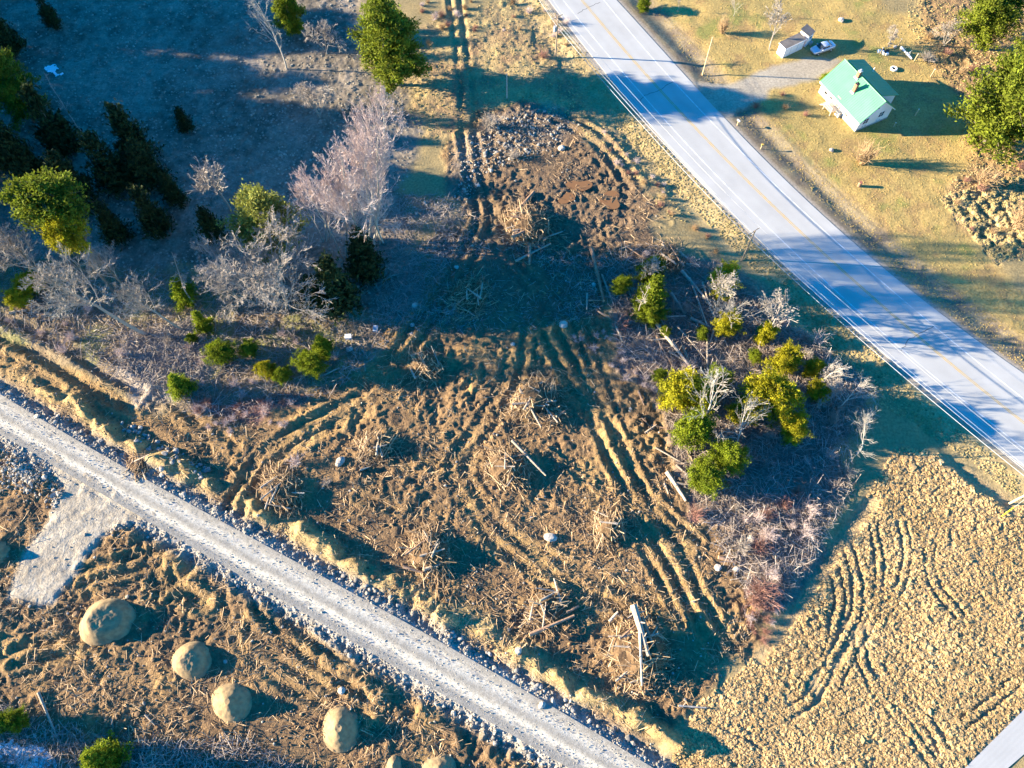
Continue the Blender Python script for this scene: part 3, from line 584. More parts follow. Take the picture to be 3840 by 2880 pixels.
def plant(name, key, label, cat, u, v, h, w=None, rz=None, group=None, topv=None, dz=-.1, sink=0, lean=None):
    """stand a plant at the photo point (u,v); its height is h metres or reaches the photo row topv"""
    x, y, z = gp(u, v, dz)
    if topv is not None:
        q = np.concatenate([me_box(me) for _, me in LIB[key]]); wr = .45 * (q[:, :2].max() - q[:, :2].min()) * (w or 1.); zt = q[:, 2].max()
        hh = np.linspace(.3, 45, 900); va = proj(x, y, z + hh * zt)[1]; vb = proj(x, y + wr * hh * .8, z + hh * zt * .6)[1]; h = float(hh[np.argmin(np.abs(np.minimum(va, vb) - topv))])
    return plant_at(name, key, label, cat, x, y, z, h, w, rz, group, lean)
def plant_at(name, key, label, cat, x, y, z, h, w=None, rz=None, group=None, lean=None):
    t = thing(name, label, cat, (x, y, z), random.uniform(0, 6.28) if rz is None else rz, group)
    if lean: t.rotation_euler = (lean[0], lean[1], t.rotation_euler[2])
    k = h * (w if w else 1.); t.scale = (k, k, h)
    if len(LIB[key]) == 1:
        me = LIB[key][0][1]; o = bpy.data.objects.new(name, me); o.location = t.location; o.rotation_euler = t.rotation_euler; o.scale = t.scale
        for kk in t.keys(): o[kk] = t[kk]
        bpy.data.objects.remove(t); COL.objects.link(o); return o
    for nm, me in LIB[key]: part(nm, me, t)
    return t
NP = ['trunk', 'crown']; NB = ['trunk', 'branches']
for i in range(3):
    lib(f'pine{i}', lambda: pine(20 + i, 105, .27 + .02 * i, .13, 15, 24, .021), [M_BARK, M_PINE], NP)
    lib(f'fir{i}', lambda: pine(40 + i, 60, .30, .04, 10, 26, .036, .0, 'fir', .15), [M_BARK, M_FIR], NP)
    lib(f'yel{i}', lambda: pine(60 + i, 66, .40, .10, 11, 30, .032, .0, 'round', .3), [M_BARK, M_YEL], NP)
    lib(f'gre{i}', lambda: pine(63 + i, 66, .40, .10, 11, 30, .032, .0, 'round', .3), [M_BARK, M_FIR], NP)
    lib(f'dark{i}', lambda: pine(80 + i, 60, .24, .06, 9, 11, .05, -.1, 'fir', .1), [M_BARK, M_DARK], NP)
    lib(f'oli{i}', lambda: pine(100 + i, 60, .25, .35, 11, 22, .022, .0, 'round', .3), [M_BARK, M_OLIVE], NP)
lib('crownpine', lambda: pine(33, 60, .20, .62, 10, 26, .018, .0, 'round', .2), [M_BARK, M_PINE], NP)
lib('crownyel', lambda: pine(34, 60, .22, .62, 10, 26, .018, .0, 'round', .2), [M_BARK, M_YEL], NP)
lib('vase', lambda: bare_tree(5, 1., 6, .5, ((11, .52, .42), (8, .5, .42), (6, .52, .42), (4, .5, .45)), .0115, .12, rmin=.0008), [M_WHITETW, M_PINKTW], NB)
lib('vase2', lambda: bare_tree(9, 1., 5, .5, ((11, .52, .44), (8, .5, .42), (6, .52, .42), (4, .5, .45)), .0115, .12, rmin=.0008), [M_WHITETW, M_PINKTW], NB)
lib('grey1', lambda: bare_tree(12, 1., 3, .5, ((12, .5, .6), (7, .55, .55), (6, .55, .5), (4, .5, .5)), .009, .05, rmin=.0008, cone=True), [M_GREYTW, M_GREYTW], NB)
lib('grey2', lambda: bare_tree(14, 1., 1, .46, ((24, .42, .62), (8, .55, .5), (6, .5, .5), (4, .5, .5)), .012, .05, tmin=.42, rmin=.0008, cone=True), [M_GREYTW, M_GREYTW], NB)
lib('grey3', lambda: bare_tree(15, 1., 1, .46, ((24, .42, .62), (8, .55, .5), (6, .5, .5), (4, .5, .5)), .012, .05, tmin=.36, rmin=.0008, cone=True), [M_BARK, M_GREYTW], NB)
lib('birch1', lambda: bare_tree(16, 1., 1, .5, ((15, .5, .55), (6, .55, .42), (4, .5, .45)), .011, .05, tmin=.3, rmin=.001, cone=True), [M_WHITETW, M_WHITETW], NB)
lib('birch2', lambda: bare_tree(18, 1., 1, .55, ((15, .55, .55), (6, .55, .42), (4, .5, .45)), .011, .05, tmin=.25, rmin=.001, cone=True), [M_WHITETW, M_WHITETW], NB)
lib('small1', lambda: bare_tree(22, 1., 3, .5, ((12, .5, .6), (7, .55, .6), (5, .5, .6)), .014, .04, rmin=.003), [M_GREYTW, M_GREYTW], NB)
lib('small2', lambda: bare_tree(23, 1., 1, .55, ((18, .45, .6), (7, .55, .6), (5, .5, .6)), .013, .06, rmin=.003), [M_GREYTW, M_GREYTW], NB)
lib('snag', lambda: bare_tree(24, 1., 1, .30, ((16, .35, .8), (3, .5, .7)), .011, .02, tmin=.3, rmin=.003), [M_GREYTW, M_GREYTW], NB)
for i in range(2):
    lib(f'shr{i}', lambda: shrub(130 + i, 60), [M_PINKTW], ['shrub']); lib(f'red{i}', lambda: shrub(140 + i, 70), [M_REDTW], ['shrub']); lib(f'tan{i}', lambda: shrub(150 + i, 90, sp=.35), [M_DRYTW], ['shrub']); lib(f'gry{i}', lambda: shrub(160 + i, 60), [M_GREYTW], ['shrub'])

# ------------------------------------------------------------------ trees seen in the photo
plant('pine_tree', 'pine0', 'tall bushy dark green pine standing alone at the top beside the wheel-track path', 'pine tree', 859, 184, 17, 1.3, topv=-8, rz=.4)
plant('pine_tree', 'pine1', 'big pine at the right edge nearest the green-roofed house shadow', 'pine tree', 2128, 312, 14, 1.45, topv=118, rz=1.)
plant('pine_tree', 'pine2', 'pine in the top right corner with a pale trunk showing', 'pine tree', 2100, 105, 14, 1.3, topv=-40, rz=2.2)
plant('pine_tree', 'pine2', 'pine at the right edge between the corner pine and the one by the house shadow', 'pine tree', 2205, 190, 13, 1.2, topv=40, rz=4)
plant('pine_tree', 'pine1', 'green pine cut by the left edge beside the small patch of snow', 'pine tree', 75, 262, 17, .8, topv=78, rz=3.1)
plant('conifer', 'gre0', 'yellow-green conifer top behind the white bare tree at the top edge', 'conifer', 640, 72, 9, .9, topv=-12)
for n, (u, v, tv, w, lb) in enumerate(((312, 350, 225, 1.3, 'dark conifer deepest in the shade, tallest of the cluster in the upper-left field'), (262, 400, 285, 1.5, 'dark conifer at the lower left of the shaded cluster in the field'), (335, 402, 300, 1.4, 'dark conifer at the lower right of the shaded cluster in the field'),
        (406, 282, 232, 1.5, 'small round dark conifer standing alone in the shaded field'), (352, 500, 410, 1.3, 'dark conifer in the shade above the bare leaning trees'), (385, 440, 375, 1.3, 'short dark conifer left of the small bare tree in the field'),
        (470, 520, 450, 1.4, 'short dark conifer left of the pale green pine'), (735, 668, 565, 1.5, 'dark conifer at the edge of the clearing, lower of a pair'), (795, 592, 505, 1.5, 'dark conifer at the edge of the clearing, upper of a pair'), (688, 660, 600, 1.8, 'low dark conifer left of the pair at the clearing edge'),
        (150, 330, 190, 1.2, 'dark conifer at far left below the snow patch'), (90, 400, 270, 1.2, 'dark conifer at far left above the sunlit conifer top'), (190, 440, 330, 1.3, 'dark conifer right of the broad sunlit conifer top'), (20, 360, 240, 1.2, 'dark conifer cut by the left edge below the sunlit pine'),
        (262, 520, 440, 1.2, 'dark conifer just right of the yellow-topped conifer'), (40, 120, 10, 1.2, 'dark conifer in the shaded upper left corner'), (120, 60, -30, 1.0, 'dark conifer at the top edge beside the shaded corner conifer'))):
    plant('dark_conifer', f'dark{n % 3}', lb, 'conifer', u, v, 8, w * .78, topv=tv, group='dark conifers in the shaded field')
BARE = (('vase', 808, 530, 212, .62, 'largest bare tree, pinkish grey and many-stemmed, at the edge of the earth clearing'), ('vase2', 750, 558, 335, .62, 'bare pinkish tree just left of the largest bare tree'), ('vase2', 705, 520, 385, .6, 'lower bare tree with reddish twigs at the left of the pinkish group'),
    ('grey1', 624, 662, 478, 1.25, 'pale grey twisted bare tree in front of the pale green pine'), ('grey1', 560, 655, 520, 1.1, 'smaller pale bare tree left of the twisted grey one'), ('grey2', 318, 722, 505, .95, 'long straight leaning bare tree with its foot in sunlit brush at left'), ('grey3', 155, 640, 470, 1.1, 'bare tree leaning toward the left edge above the brush'), ('grey3', 303, 645, 520, 1.1, 'bare tree behind the long leaning one at left'),
    ('grey2', 396, 712, 575, .9, 'slim leaning bare tree right of the long leaning one'), ('grey3', 60, 590, 470, 1.1, 'bare tree with bleached limbs at the far left edge'), ('birch1', 620, 150, -10, .95, 'white-barked bare tree at the top edge'), ('small1', 706, 112, 42, 1.1, 'small bare tree between the white-barked tree and the big pine'),
    ('small1', 688, 252, 178, 1.2, 'round bare bush-like tree alone in the shaded field near the fallen branch'), ('small2', 497, 452, 330, .95, 'small bare tree in the shade above the pale green pine'), ('snag', 424, 660, 555, .8, 'pale dead snag left of the olive conifer'), ('snag', 182, 295, 165, .7, 'thin white birch stem in the dark upper left'),
    ('birch1', 1507, 925, 825, 1.15, 'white leaning birch rising from between two yellow conifers'), ('birch2', 1582, 962, 885, 1.5, 'white spreading birch leaning right of the yellow conifers'), ('birch2', 1582, 692, 618, 1.5, 'bare white tree near the road above the small olive conifers'), ('small2', 1655, 735, 660, 1.1, 'bare tree behind the small golden conifer by the road'),
    ('birch1', 1770, 830, 775, 1.2, 'upper of the white bare trees fanning toward the road'), ('small1', 1785, 850, 800, 1.3, 'middle of the bare trees fanning toward the road'), ('birch2', 1810, 880, 825, 1.4, 'lowest of the white bare trees fanning toward the road'), ('small2', 1545, 660, 575, .9, 'thin bare tree beside the upper olive conifer'),
    ('small2', 1390, 610, 550, .9, 'thin bare tree behind the dark-topped stacked conifers'), ('small2', 1662, 108, 15, .95, 'bare tree beside the long white shed'), ('birch2', 1585, 35, -10, .9, 'pale leafless tree at the top edge right of the road'), ('small1', 2035, 100, 40, .9, 'small bare tree in rough grass right of the house'), ('small1', 1920, 95, 60, 1.1, 'low bare tree beyond the white stones of the yard'),
    ('snag', 1463, 25, -20, .6, 'slim bare stem beside the road at the top edge'), ('birch2', 1850, 980, 915, 1.2, 'bare blue-grey tree in the shade at the corner of the tussock field'), ('snag', 1375, 690, 600, .6, 'pale dead stem left of the stacked conifers'))
def cdir(key):
    me = LIB[key][1][1]; c = np.empty(len(me.vertices) * 3, np.float32); me.vertices.foreach_get('co', c); c = c.reshape(-1, 3).mean(0); return math.atan2(c[1], c[0])
for k, u, v, tv, w, lb in BARE:
  if k.startswith('vase'): plant('bare_tree', k, lb, 'bare tree', u, v, 8, w, topv=tv, rz=-cdir(k) - .2)
  elif 'leaning' in lb and u < 420: plant('bare_tree', k, lb, 'bare tree', u, v, 8, w, topv=tv, rz=0, lean=(-.04, -.17))
  else: plant('bare_tree', k, lb, 'bare tree', u, v, 8, w, topv=tv)
FIRS = (('fir0', 386, 625, 28, 'olive young conifer beside the dead snag at left'),
    ('fir1', 430, 690, 22, 'yellow-green leaning young fir above the brush'),
    ('gre0', 412, 729, 13, 'tiny bright fir left of the leaning fir'),
    ('gre1', 475, 758, 31, 'rounded bright green fir left of a low small one'),
    ('gre2', 537, 753, 19, 'low small green fir right of the rounded one'),
    ('fir2', 381, 826, 27, 'green fir standing alone at the edge of the pale brush'),
    ('yel0', 575, 795, 23, 'yellow small conifer at the left of the cluster by the brush'),
    ('gre0', 606, 808, 21, 'dark green low conifer between the yellow and the bright one'),
    ('gre1', 672, 785, 33, 'bright yellow-green conifer, biggest of the cluster by the brush'),
    ('fir0', 692, 745, 24, 'green conifer behind the bright biggest one of the cluster'),
    ('yel1', 64, 610, 26, 'yellowish low conifer in the brush near the left edge'),
    ('yel2', 36, 645, 24, 'yellowish low conifer nearest the left edge'),
    ('gre0', 1402, 582, 29, 'bright topped conifer, uppermost of the stacked three'),
    ('fir1', 1408, 632, 36, 'dark green conifer, middle of the stacked three'),
    ('gre2', 1410, 675, 26, 'green conifer, lowest of the stacked three'),
    ('gre1', 1342, 615, 21, 'small green conifer leaning left of the stacked three'),
    ('yel1', 1564, 605, 33, 'olive yellow conifer among bare branches near the utility pole'),
    ('yel2', 1573, 702, 26, 'olive conifer at the foot of the white bare tree'),
    ('yel0', 1655, 715, 23, 'small golden conifer close to the road'),
    ('yel1', 1474, 842, 48, 'large bright yellow-green conifer left of the white birch'),
    ('gre1', 1500, 930, 42, 'green conifer under the white birch'),
    ('yel2', 1672, 852, 52, 'large yellow conifer right of the white birch'),
    ('yel0', 1618, 880, 36, 'yellow-green conifer between the two birches'),
    ('gre2', 1525, 1030, 34, 'bright green conifer at the front of the thicket'),
    ('gre0', 1575, 990, 36, 'bright green conifer right behind the front one'),
    ('yel1', 1715, 925, 31, 'olive conifer at the shaded right of the large yellow one'),
    ('yel2', 1702, 778, 31, 'pale olive conifer behind the large yellow one'),
    ('yel0', 1758, 795, 20, 'golden conifer among the fanning white trees'),
    ('yel1', 1770, 848, 23, 'olive golden conifer below the fanning white trees'),
    ('gre1', 1425, 808, 15, 'tiny green conifer above the large yellow one'),
    ('gre0', 1520, 718, 14, 'tiny round green conifer among fallen logs'),
    ('gre2', 1438, 715, 11, 'tiny green conifer at the foot of the stacked three'),
    ('gre1', 1632, 770, 15, 'tiny green conifer left of the pale olive one'),
    ('gre2', 1548, 825, 28, 'dark green conifer behind the white birch'),
    ('gre0', 28, 1560, 30, 'low bright green fir cut by the left edge near the bottom'),
    ('fir2', 205, 1635, 42, 'bright green fir at the bottom edge near the snow'),
    ('gre2', 1392, 4, 14, 'green conifer beside the road at the top edge'),
    ('gre1', 1786, 172, 13, 'yellow-green shrub at the corner of the house'))
def conifer(key, uc, vc, R, label, ratio=1.25, name='small_conifer', group=None):
    """place a conifer by the centre and radius of its crown in the photo"""
    x, y = P(uc, vc); ppm = math.hypot(proj(x + 1, y, 0)[0] - proj(x, y, 0)[0], 0); Rm = R / ppm; h = 2 * Rm * ratio; x, y = P(uc, vc, h * .55); z = float(hz(x, y)) - .1
    q = np.concatenate([me_box(me) for _, me in LIB[key]]); wr = .5 * (q[:, :2].max() - q[:, :2].min()); return plant_at(name, key, label, 'conifer', float(x), float(y), z, h, Rm / (wr * h) * 1.05, None, group)
def tall_conifer(key, uc, vc, R, h, fr, label):
    x, y = P(uc, vc, h * fr); x, y = float(x), float(y); a = proj(x, y, h * fr); ppm = proj(x + 1, y, h * fr)[0] - a[0]; q = me_box(LIB[key][1][1]); wr = .5 * (q[:, :2].max() - q[:, :2].min())
    return plant_at('pine_tree', key, label, 'pine tree', x, y, float(hz(x, y)) - .1, h, R / ppm / (wr * h) * 1.05)
tall_conifer('crownpine', 100, 432, 86, 20., .83, 'tall conifer at the left whose broad sunlit green top rises from deep shade')
tall_conifer('crownyel', 134, 502, 50, 18., .83, 'tall conifer with a yellow-green sunlit top just below the broad green one at left')
tall_conifer('oli1', 568, 475, 82, 15., .7, 'pale green pine wrapped in bare grey branches left of the earth clearing')
for k, u, v, R, lb in FIRS: conifer(k, u, v, R * (1.14 if u > 1000 else 1.05), lb, 1.45 if 'fir' in k else 1.05, 'young_fir' if 'fir' in k else 'small_conifer')
# shrubs one can tell apart
SHR = (('red0', 1340, 700, 672, 1.2, 'pinkish leafless bush at the left of the fallen logs'), ('red1', 1625, 1300, 1275, 1.3, 'reddish bush beside the white boulder'), ('red0', 1640, 1285, 1245, 1.6, 'red-stemmed bush at the lower right thicket edge'), ('red1', 1640, 1185, 1160, 1.3, 'red bush above the long row of pale red stems'), ('red0', 1500, 1110, 1085, 1.4, 'rust coloured bush at the clearing edge below the big log'), ('red1', 1690, 1090, 1070, 1.2, 'pink bush in the shade of the field corner'), ('red0', 1720, 1065, 1048, 1.1, 'pink bush nearest the furrow at the field corner'), ('red1', 1655, 1115, 1095, 1.3, 'orange-red bush left of the two pink ones'),
    ('tan0', 1862, 352, 305, .9, 'clump of tall tan ornamental grass on the lawn'), ('tan1', 1560, 72, 35, .9, 'tan leafless shrub on the grass beyond the road'), ('gry0', 2000, 130, 108, 1.8, 'dense grey shrub beside the white curved logs'), ('red0', 1632, 232, 218, 1.2, 'small reddish shrub by the driveway mouth'), ('tan0', 1695, 235, 222, 1.3, 'small brown shrub left of the front steps'), ('red1', 1740, 250, 238, 1.2, 'small dark shrub near the front steps'), ('red0', 1690, 205, 196, 1.4, 'orange brown bush beside the driveway'), ('tan1', 2120, 400, 360, 1.3, 'rust coloured tall grass clump at the right edge, upper one'), ('tan0', 2195, 490, 440, 1.3, 'rust coloured tall grass clump at the right edge, lower one'),
    ('shr0', 640, 1000, 975, 1., 'grey twiggy bush at the edge of the track'), ('gry1', 1110, 340, 315, 1.2, 'pale grey twiggy bush by the stony heap'), ('gry0', 1060, 275, 240, 1.1, 'pale root-like bush beside the wheel tracks'), ('gry1', 705, 1045, 1030, 1.2, 'small grey bush near the tan boulder'))
for k, u, v, tv, w, lb in SHR: plant('bush', k, lb, 'bush', u, v, 2, w * .9, topv=tv, dz=-.02)
r = np.random.default_rng(55)
def scat(n, poly, r, margin=0):
    """random photo points inside a polygon of photo points"""
    p = np.array(poly, float); out = np.zeros((0, 2))
    while len(out) < n:
        q = np.c_[r.uniform(p[:, 0].min(), p[:, 0].max(), n * 2), r.uniform(p[:, 1].min(), p[:, 1].max(), n * 2)]; out = np.vstack([out, q[inpoly(q[:, 0], q[:, 1], p)]])
    return out[:n]
for i, (u, v) in enumerate(scat(46, SHRUB_PX, r)): plant('bush', ('gry0', 'gry1', 'shr0', 'shr1')[i % 4], 'grey-brown leafless bush in the thicket between the clearing and the paved road', 'bush', u, v, r.uniform(1., 2.4), .8, group='leafless bushes of the roadside thicket')
for i, (u, v) in enumerate(scat(34, LEFTBR_PX, r)): plant('bush', ('shr0', 'gry1', 'shr1')[i % 3], 'grey-brown leafless bush in the brush below the leaning bare trees at left', 'bush', u, v, r.uniform(.8, 2.), .8, group='leafless bushes in the left brush')
for i, (u, v) in enumerate(scat(26, HAZEL_PX, r)): plant('bush', ('shr0', 'shr1', 'red0')[i % 3], 'low reddish-brown bush in the purple patch above the gravel road', 'bush', u, v, r.uniform(.6, 1.2), 1., group='low bushes of the reddish patch')
for i, (u, v) in enumerate(scat(22, [(1290, 700), (1330, 740), (1420, 850), (1380, 840), (1300, 790), (1220, 720)], r)): plant('bush', ('shr0', 'shr1')[i % 2], 'low reddish-brown bush at the top right rim of the clearing', 'bush', u, v, r.uniform(.5, 1.1), 1., group='low bushes at the clearing rim')
for i, (u, v) in enumerate(scat(26, [(1290, 270), (1440, 400), (1520, 470), (1560, 560), (1500, 520), (1400, 430), (1300, 330)], r)): plant('bush', ('shr0', 'tan1', 'red1')[i % 3], 'low rusty brown shrub on the bank below the roadside grass', 'bush', u, v, r.uniform(.4, 1.), 1.1, group='rusty shrubs of the roadside bank')
for i, (u, v) in enumerate(scat(24, [(1615, 1230), (1690, 1210), (1700, 1290), (1640, 1400), (1600, 1330)], r)): plant('bush', ('red0', 'red1', 'shr0')[i % 3], 'low pale red bush in the strip beside the field furrow', 'bush', u, v, r.uniform(.4, 1.), 1.1, group='red bushes beside the field furrow')
for i, (u, v) in enumerate(scat(30, [(900, 0), (1180, -10), (1250, 80), (1180, 130), (1000, 60), (920, 120)], r)): plant('bush', ('tan0', 'red1', 'shr1')[i % 3], 'low rusty brush clump in the rough ground left of the road at the top', 'bush', u, v, r.uniform(.5, 1.3), 1.2, group='rusty brush left of the road')
for i, (u, v) in enumerate(scat(40, ROUGH_PX, r)): plant('bush', ('tan0', 'red1', 'tan1')[i % 3], 'low rusty brush clump in the rough ground around the right-hand pines', 'bush', u, v, r.uniform(.5, 1.2), 1.3, group='rusty brush by the right-hand pines')
# the wood beyond the left edge whose shade lies over the field
r = np.random.default_rng(77)
for i in range(46):
    y = r.uniform(68, 142); x = -(58.9 + .292 * y) - 9 - r.uniform(0, 34); plant_at('pine_tree', ('pine0', 'pine1', 'pine2', 'dark0')[i % 4], 'tall evergreen of the wood west of the shaded field', 'pine tree', x, y, 0, r.uniform(15, 24), 1., group='evergreens of the western wood')
for i, (x, y, h) in enumerate(((-86, 6, 11), (-93, 2, 14), (-99, -3, 13), (-84, -5, 9), (-104, 9, 10), (-120, 48, 9))): plant_at('pine_tree', f'dark{i % 3}', 'evergreen west of the sand piles beyond the snow', 'pine tree', x, y, 0, h, 1.2, group='evergreens west of the sand piles')

# ------------------------------------------------------------------ stones
def ico():
    t = (1 + 5 ** .5) / 2; v = np.array([[-1, t, 0], [1, t, 0], [-1, -t, 0], [1, -t, 0], [0, -1, t], [0, 1, t], [0, -1, -t], [0, 1, -t], [t, 0, -1], [t, 0, 1], [-t, 0, -1], [-t, 0, 1]], float); v = unit(v)
    f = np.array([[0, 11, 5], [0, 5, 1], [0, 1, 7], [0, 7, 10], [0, 10, 11], [1, 5, 9], [5, 11, 4], [11, 10, 2], [10, 7, 6], [7, 1, 8], [3, 9, 4], [3, 4, 2], [3, 2, 6], [3, 6, 8], [3, 8, 9], [4, 9, 5], [2, 4, 11], [6, 2, 10], [8, 6, 7], [9, 8, 1]]); return v, f
IV, IF = ico()
def sub(v, f):
    e = {}; v = list(v)
    def mid(a, b):
        k = (min(a, b), max(a, b))
        if k not in e: e[k] = len(v); v.append(unit(np.asarray(v[a]) + np.asarray(v[b])))
        return e[k]
    o = []
    for a, b, c in f: x, y, z = mid(a, b), mid(b, c), mid(c, a); o += [[a, x, z], [b, y, x], [c, z, y], [x, y, z]]
    return np.array(v), np.array(o)
IV2, IF2 = sub(IV, IF); IV3, IF3 = sub(IV2, IF2)
def rock(seed, v=IV2, f=IF2, rough=.22):
    r = np.random.default_rng(seed); q = v.copy()
    for _ in range(9):
        n = unit(r.normal(0, 1, 3)); d = q @ n; h = r.uniform(.6, .9); q = q - np.outer(np.maximum(d - h, 0), n) * .9
    q = q * (1 + r.normal(0, rough * .25, (len(q), 1))) * r.uniform(.75, 1.2, 3) * [1, 1, .8]; mb = MB(); mb.add(q, f); return mb
for i in range(6): lib(f'rock{i}', lambda: rock(200 + i), [M_STONE], ['stone'])
for i in range(3): lib(f'boul{i}', lambda: rock(210 + i, IV3, IF3, .12), [M_PALEST], ['boulder'])
def stones(x, y, s, r, mb):
    n = len(x); z = hz(x, y); A = r.normal(0, 1, (n, 3, 3)); Q = np.linalg.qr(A)[0]; V = IV[None] * (1 + r.normal(0, .16, (n, 12, 1))); V = np.einsum('nij,nkj->nki', Q, V * (r.uniform(.6, 1.2, (n, 1, 3))))
    V = V * [1, 1, .8] * s[:, None, None] + np.c_[x, y, z + s * .25][:, None]; mb.add(V.reshape(-1, 3), (IF[None] + (np.arange(n) * 12)[:, None, None]).reshape(-1, 3), np.repeat(r.uniform(-.4, .5, n), 12))
r = np.random.default_rng(91); rb = MB()
n = 6000; x = r.uniform(-85, 20, n); up_ = r.random(n) < .55; off = np.abs(r.normal(.7, .55, n)); y = np.where(up_, gvU(x) + off / .84, gvD(x) - off / .84)
k = ~inpoly(x, y, spur_poly); x, y = x[k], y[k]; stones(x, y, np.exp(r.normal(-2.25, .4, len(x))), r, rb)
q = scat(1500, [(985, 440), (1000, 310), (1080, 250), (1200, 230), (1260, 270), (1180, 330), (1060, 370), (1000, 450), (880, 480), (870, 420)], r); p = P(q[:, 0], q[:, 1]); stones(p[:, 0], p[:, 1], np.exp(r.normal(-2.35, .45, len(p))), r, rb)
q = scat(1500, DIRT_PX, r); p = P(q[:, 0], q[:, 1]); dd = (p[:, 1] - gvU(p[:, 0])); k = (dd > 1) | (dd < -8); p = p[k]; stones(p[:, 0], p[:, 1], np.exp(r.normal(-2.3, .4, len(p))), r, rb)
for c, m_, rad in (((60, 1010), 900, 60), ((140, 1080), 300, 30), ((240, 1135), 250, 24)):
    q = np.c_[r.normal(c[0], rad * .6, m_), r.normal(c[1], rad * .45, m_)]; p = P(q[:, 0], q[:, 1]); p = p[~inpoly(p[:, 0], p[:, 1], spur_poly) & (p[:, 1] < gvD(p[:, 0]) - .2)]; stones(p[:, 0], p[:, 1], np.exp(r.normal(-2.0, .4, len(p))), r, rb)
tag(rb.build('rubble', mat('rubble_stone', (.34, .305, .25), c2=(.22, .19, .15), sc=2., var=.6)), kind='stuff')
def spray(name, x, y, s, m, seed):
    mb = MB(); stones(x, y, s, np.random.default_rng(seed), mb); return tag(mb.build(name, m), kind='stuff')
M_CLOD = mat('soil_clods', (.25, .155, .075), c2=(.13, .085, .05), sc=.4, var=.8)
q = scat(15000, DIRT_PX, r); p = P(q[:, 0], q[:, 1]); d_ = np.maximum((p[:, 1] - gvU(p[:, 0])), (gvD(p[:, 0]) - p[:, 1])); p = p[(d_ > 1.3) & ~inpoly(p[:, 0], p[:, 1], spur_poly) & (r.random(len(p)) < np.clip((fbm(p[:, 0], p[:, 1], 5., 731, 2) - .3) * 3, .1, 1))]
spray('soil_clods', p[:, 0], p[:, 1], np.exp(r.normal(-2.35, .5, len(p))), M_CLOD, 94)
M_PEB = mat('road_pebbles', (.42, .385, .31), c2=(.27, .245, .2), sc=1., var=.6)
x = r.uniform(-85, 20, 9000); t = r.beta(.45, .45, 9000) * 1.3 - .15; y = gvD(x) + (gvU(x) - gvD(x)) * t; mb = MB(); k = (t > 0) & (t < 1); stones(x, y, np.exp(r.normal(-3.15, .35, 9000)), r, mb); z_ = mb.v[0].reshape(-1, 12, 3); z_[k, :, 2] += (.49 - hz(x[k], y[k]) - .02)[:, None]; tag(mb.build('road_pebbles', M_PEB), kind='stuff')
x = r.uniform(-66, 14, 150); up_ = r.random(150) < .6; off = r.uniform(.5, 1.6, 150); y = np.where(up_, gvU(x) + off / .84, gvD(x) - off / .84); k = ~inpoly(x, y, spur_poly)
def stone_at(key, x, y, s, label, group=None, name='stone', cat='stone'):
    me = LIB[key][0][1]; o = bpy.data.objects.new(name, me); COL.objects.link(o); o.location = (float(x), float(y), float(hz(x, y)) + s * .35); o.scale = (s, s * .9, s * .8); o.rotation_euler = (0, 0, random.uniform(0, 6.3)); return tag(o, label, cat, group)
for i, (a, b) in enumerate(zip(x[k], y[k])): stone_at(f'rock{i % 6}', a, b, r.uniform(.22, .42), 'grey stone in the rough rubble edging of the gravel road', 'edging stones of the gravel road')
q = scat(70, [(985, 420), (1010, 330), (1080, 260), (1200, 235), (1250, 270), (1150, 330), (1040, 380), (1000, 450), (900, 460)], r); p = P(q[:, 0], q[:, 1])
for i, (a, b) in enumerate(p): stone_at(f'rock{i % 6}', a, b, r.uniform(.18, .36), 'pale stone in the shaded stony heap at the head of the clearing', 'stones of the shaded heap')
q = scat(46, [(230, 905), (330, 930), (460, 1010), (440, 1040), (300, 960)], r); p = P(q[:, 0], q[:, 1])
for i, (a, b) in enumerate(p): stone_at(f'rock{i % 6}', a, b, r.uniform(.2, .45), 'rounded stone behind the earth bank of the gravel road at left', 'stones behind the earth bank')
for u, v, s, lb in ((1188, 1163, .85, 'large pale boulder alone in the middle of the clearing'), (735, 997, .8, 'tan boulder beside the small brush pile'), (1550, 1227, .5, 'round tan boulder at the thicket edge'), (1590, 1231, .5, 'white boulder beside the round tan one'), (1622, 1165, .6, 'pale boulder in the grey thicket above the red bush'), (1213, 322, .7, 'tan round boulder below the stony heap'), (845, 572, .3, 'grey boulder at the foot of the largest bare tree'), (987, 576, .45, 'grey boulder left of the shaded track'),
        (896, 660, .5, 'grey boulder in the shaded clearing, upper of three in a line'), (890, 700, .4, 'grey boulder in the shaded clearing, middle of three in a line'), (889, 722, .4, 'grey boulder in the shaded clearing, lowest of three in a line'), (1217, 706, .7, 'flat pale boulder at the edge of the shade right of the track'), (755, 755, .55, 'white boulder beside the bright conifers'), (1108, 745, .4, 'small pale boulder in the middle of the upper clearing'), (1530, 905, .4, 'pale boulder at the foot of the birch'),
        (357, 1018, .5, 'round boulder behind the bank, upper of two'), (352, 1028, .45, 'round boulder behind the bank, lower of two'), (740, 1493, .5, 'white boulder between the gravel road and the sand piles'), (325, 1380, .0, ''), (1795, 325, .5, 'grey round stone on the lawn below the house'), (1325, 1158, .3, 'white boulder in the shade of the small brush pile'), (1170, 1523, .5, 'pale boulder behind the bank right of the big brush pile'), (1120, 1410, .55, 'pale flat boulder in the shade behind the bank'), (1530, 1005, .4, 'pale stone among logs near the front conifers'), (1080, 1012, .0, '')):
    if s: x, y = P(u, v); stone_at(f'boul{int(u) % 3}', x, y, s, lb, None, 'boulder', 'boulder')

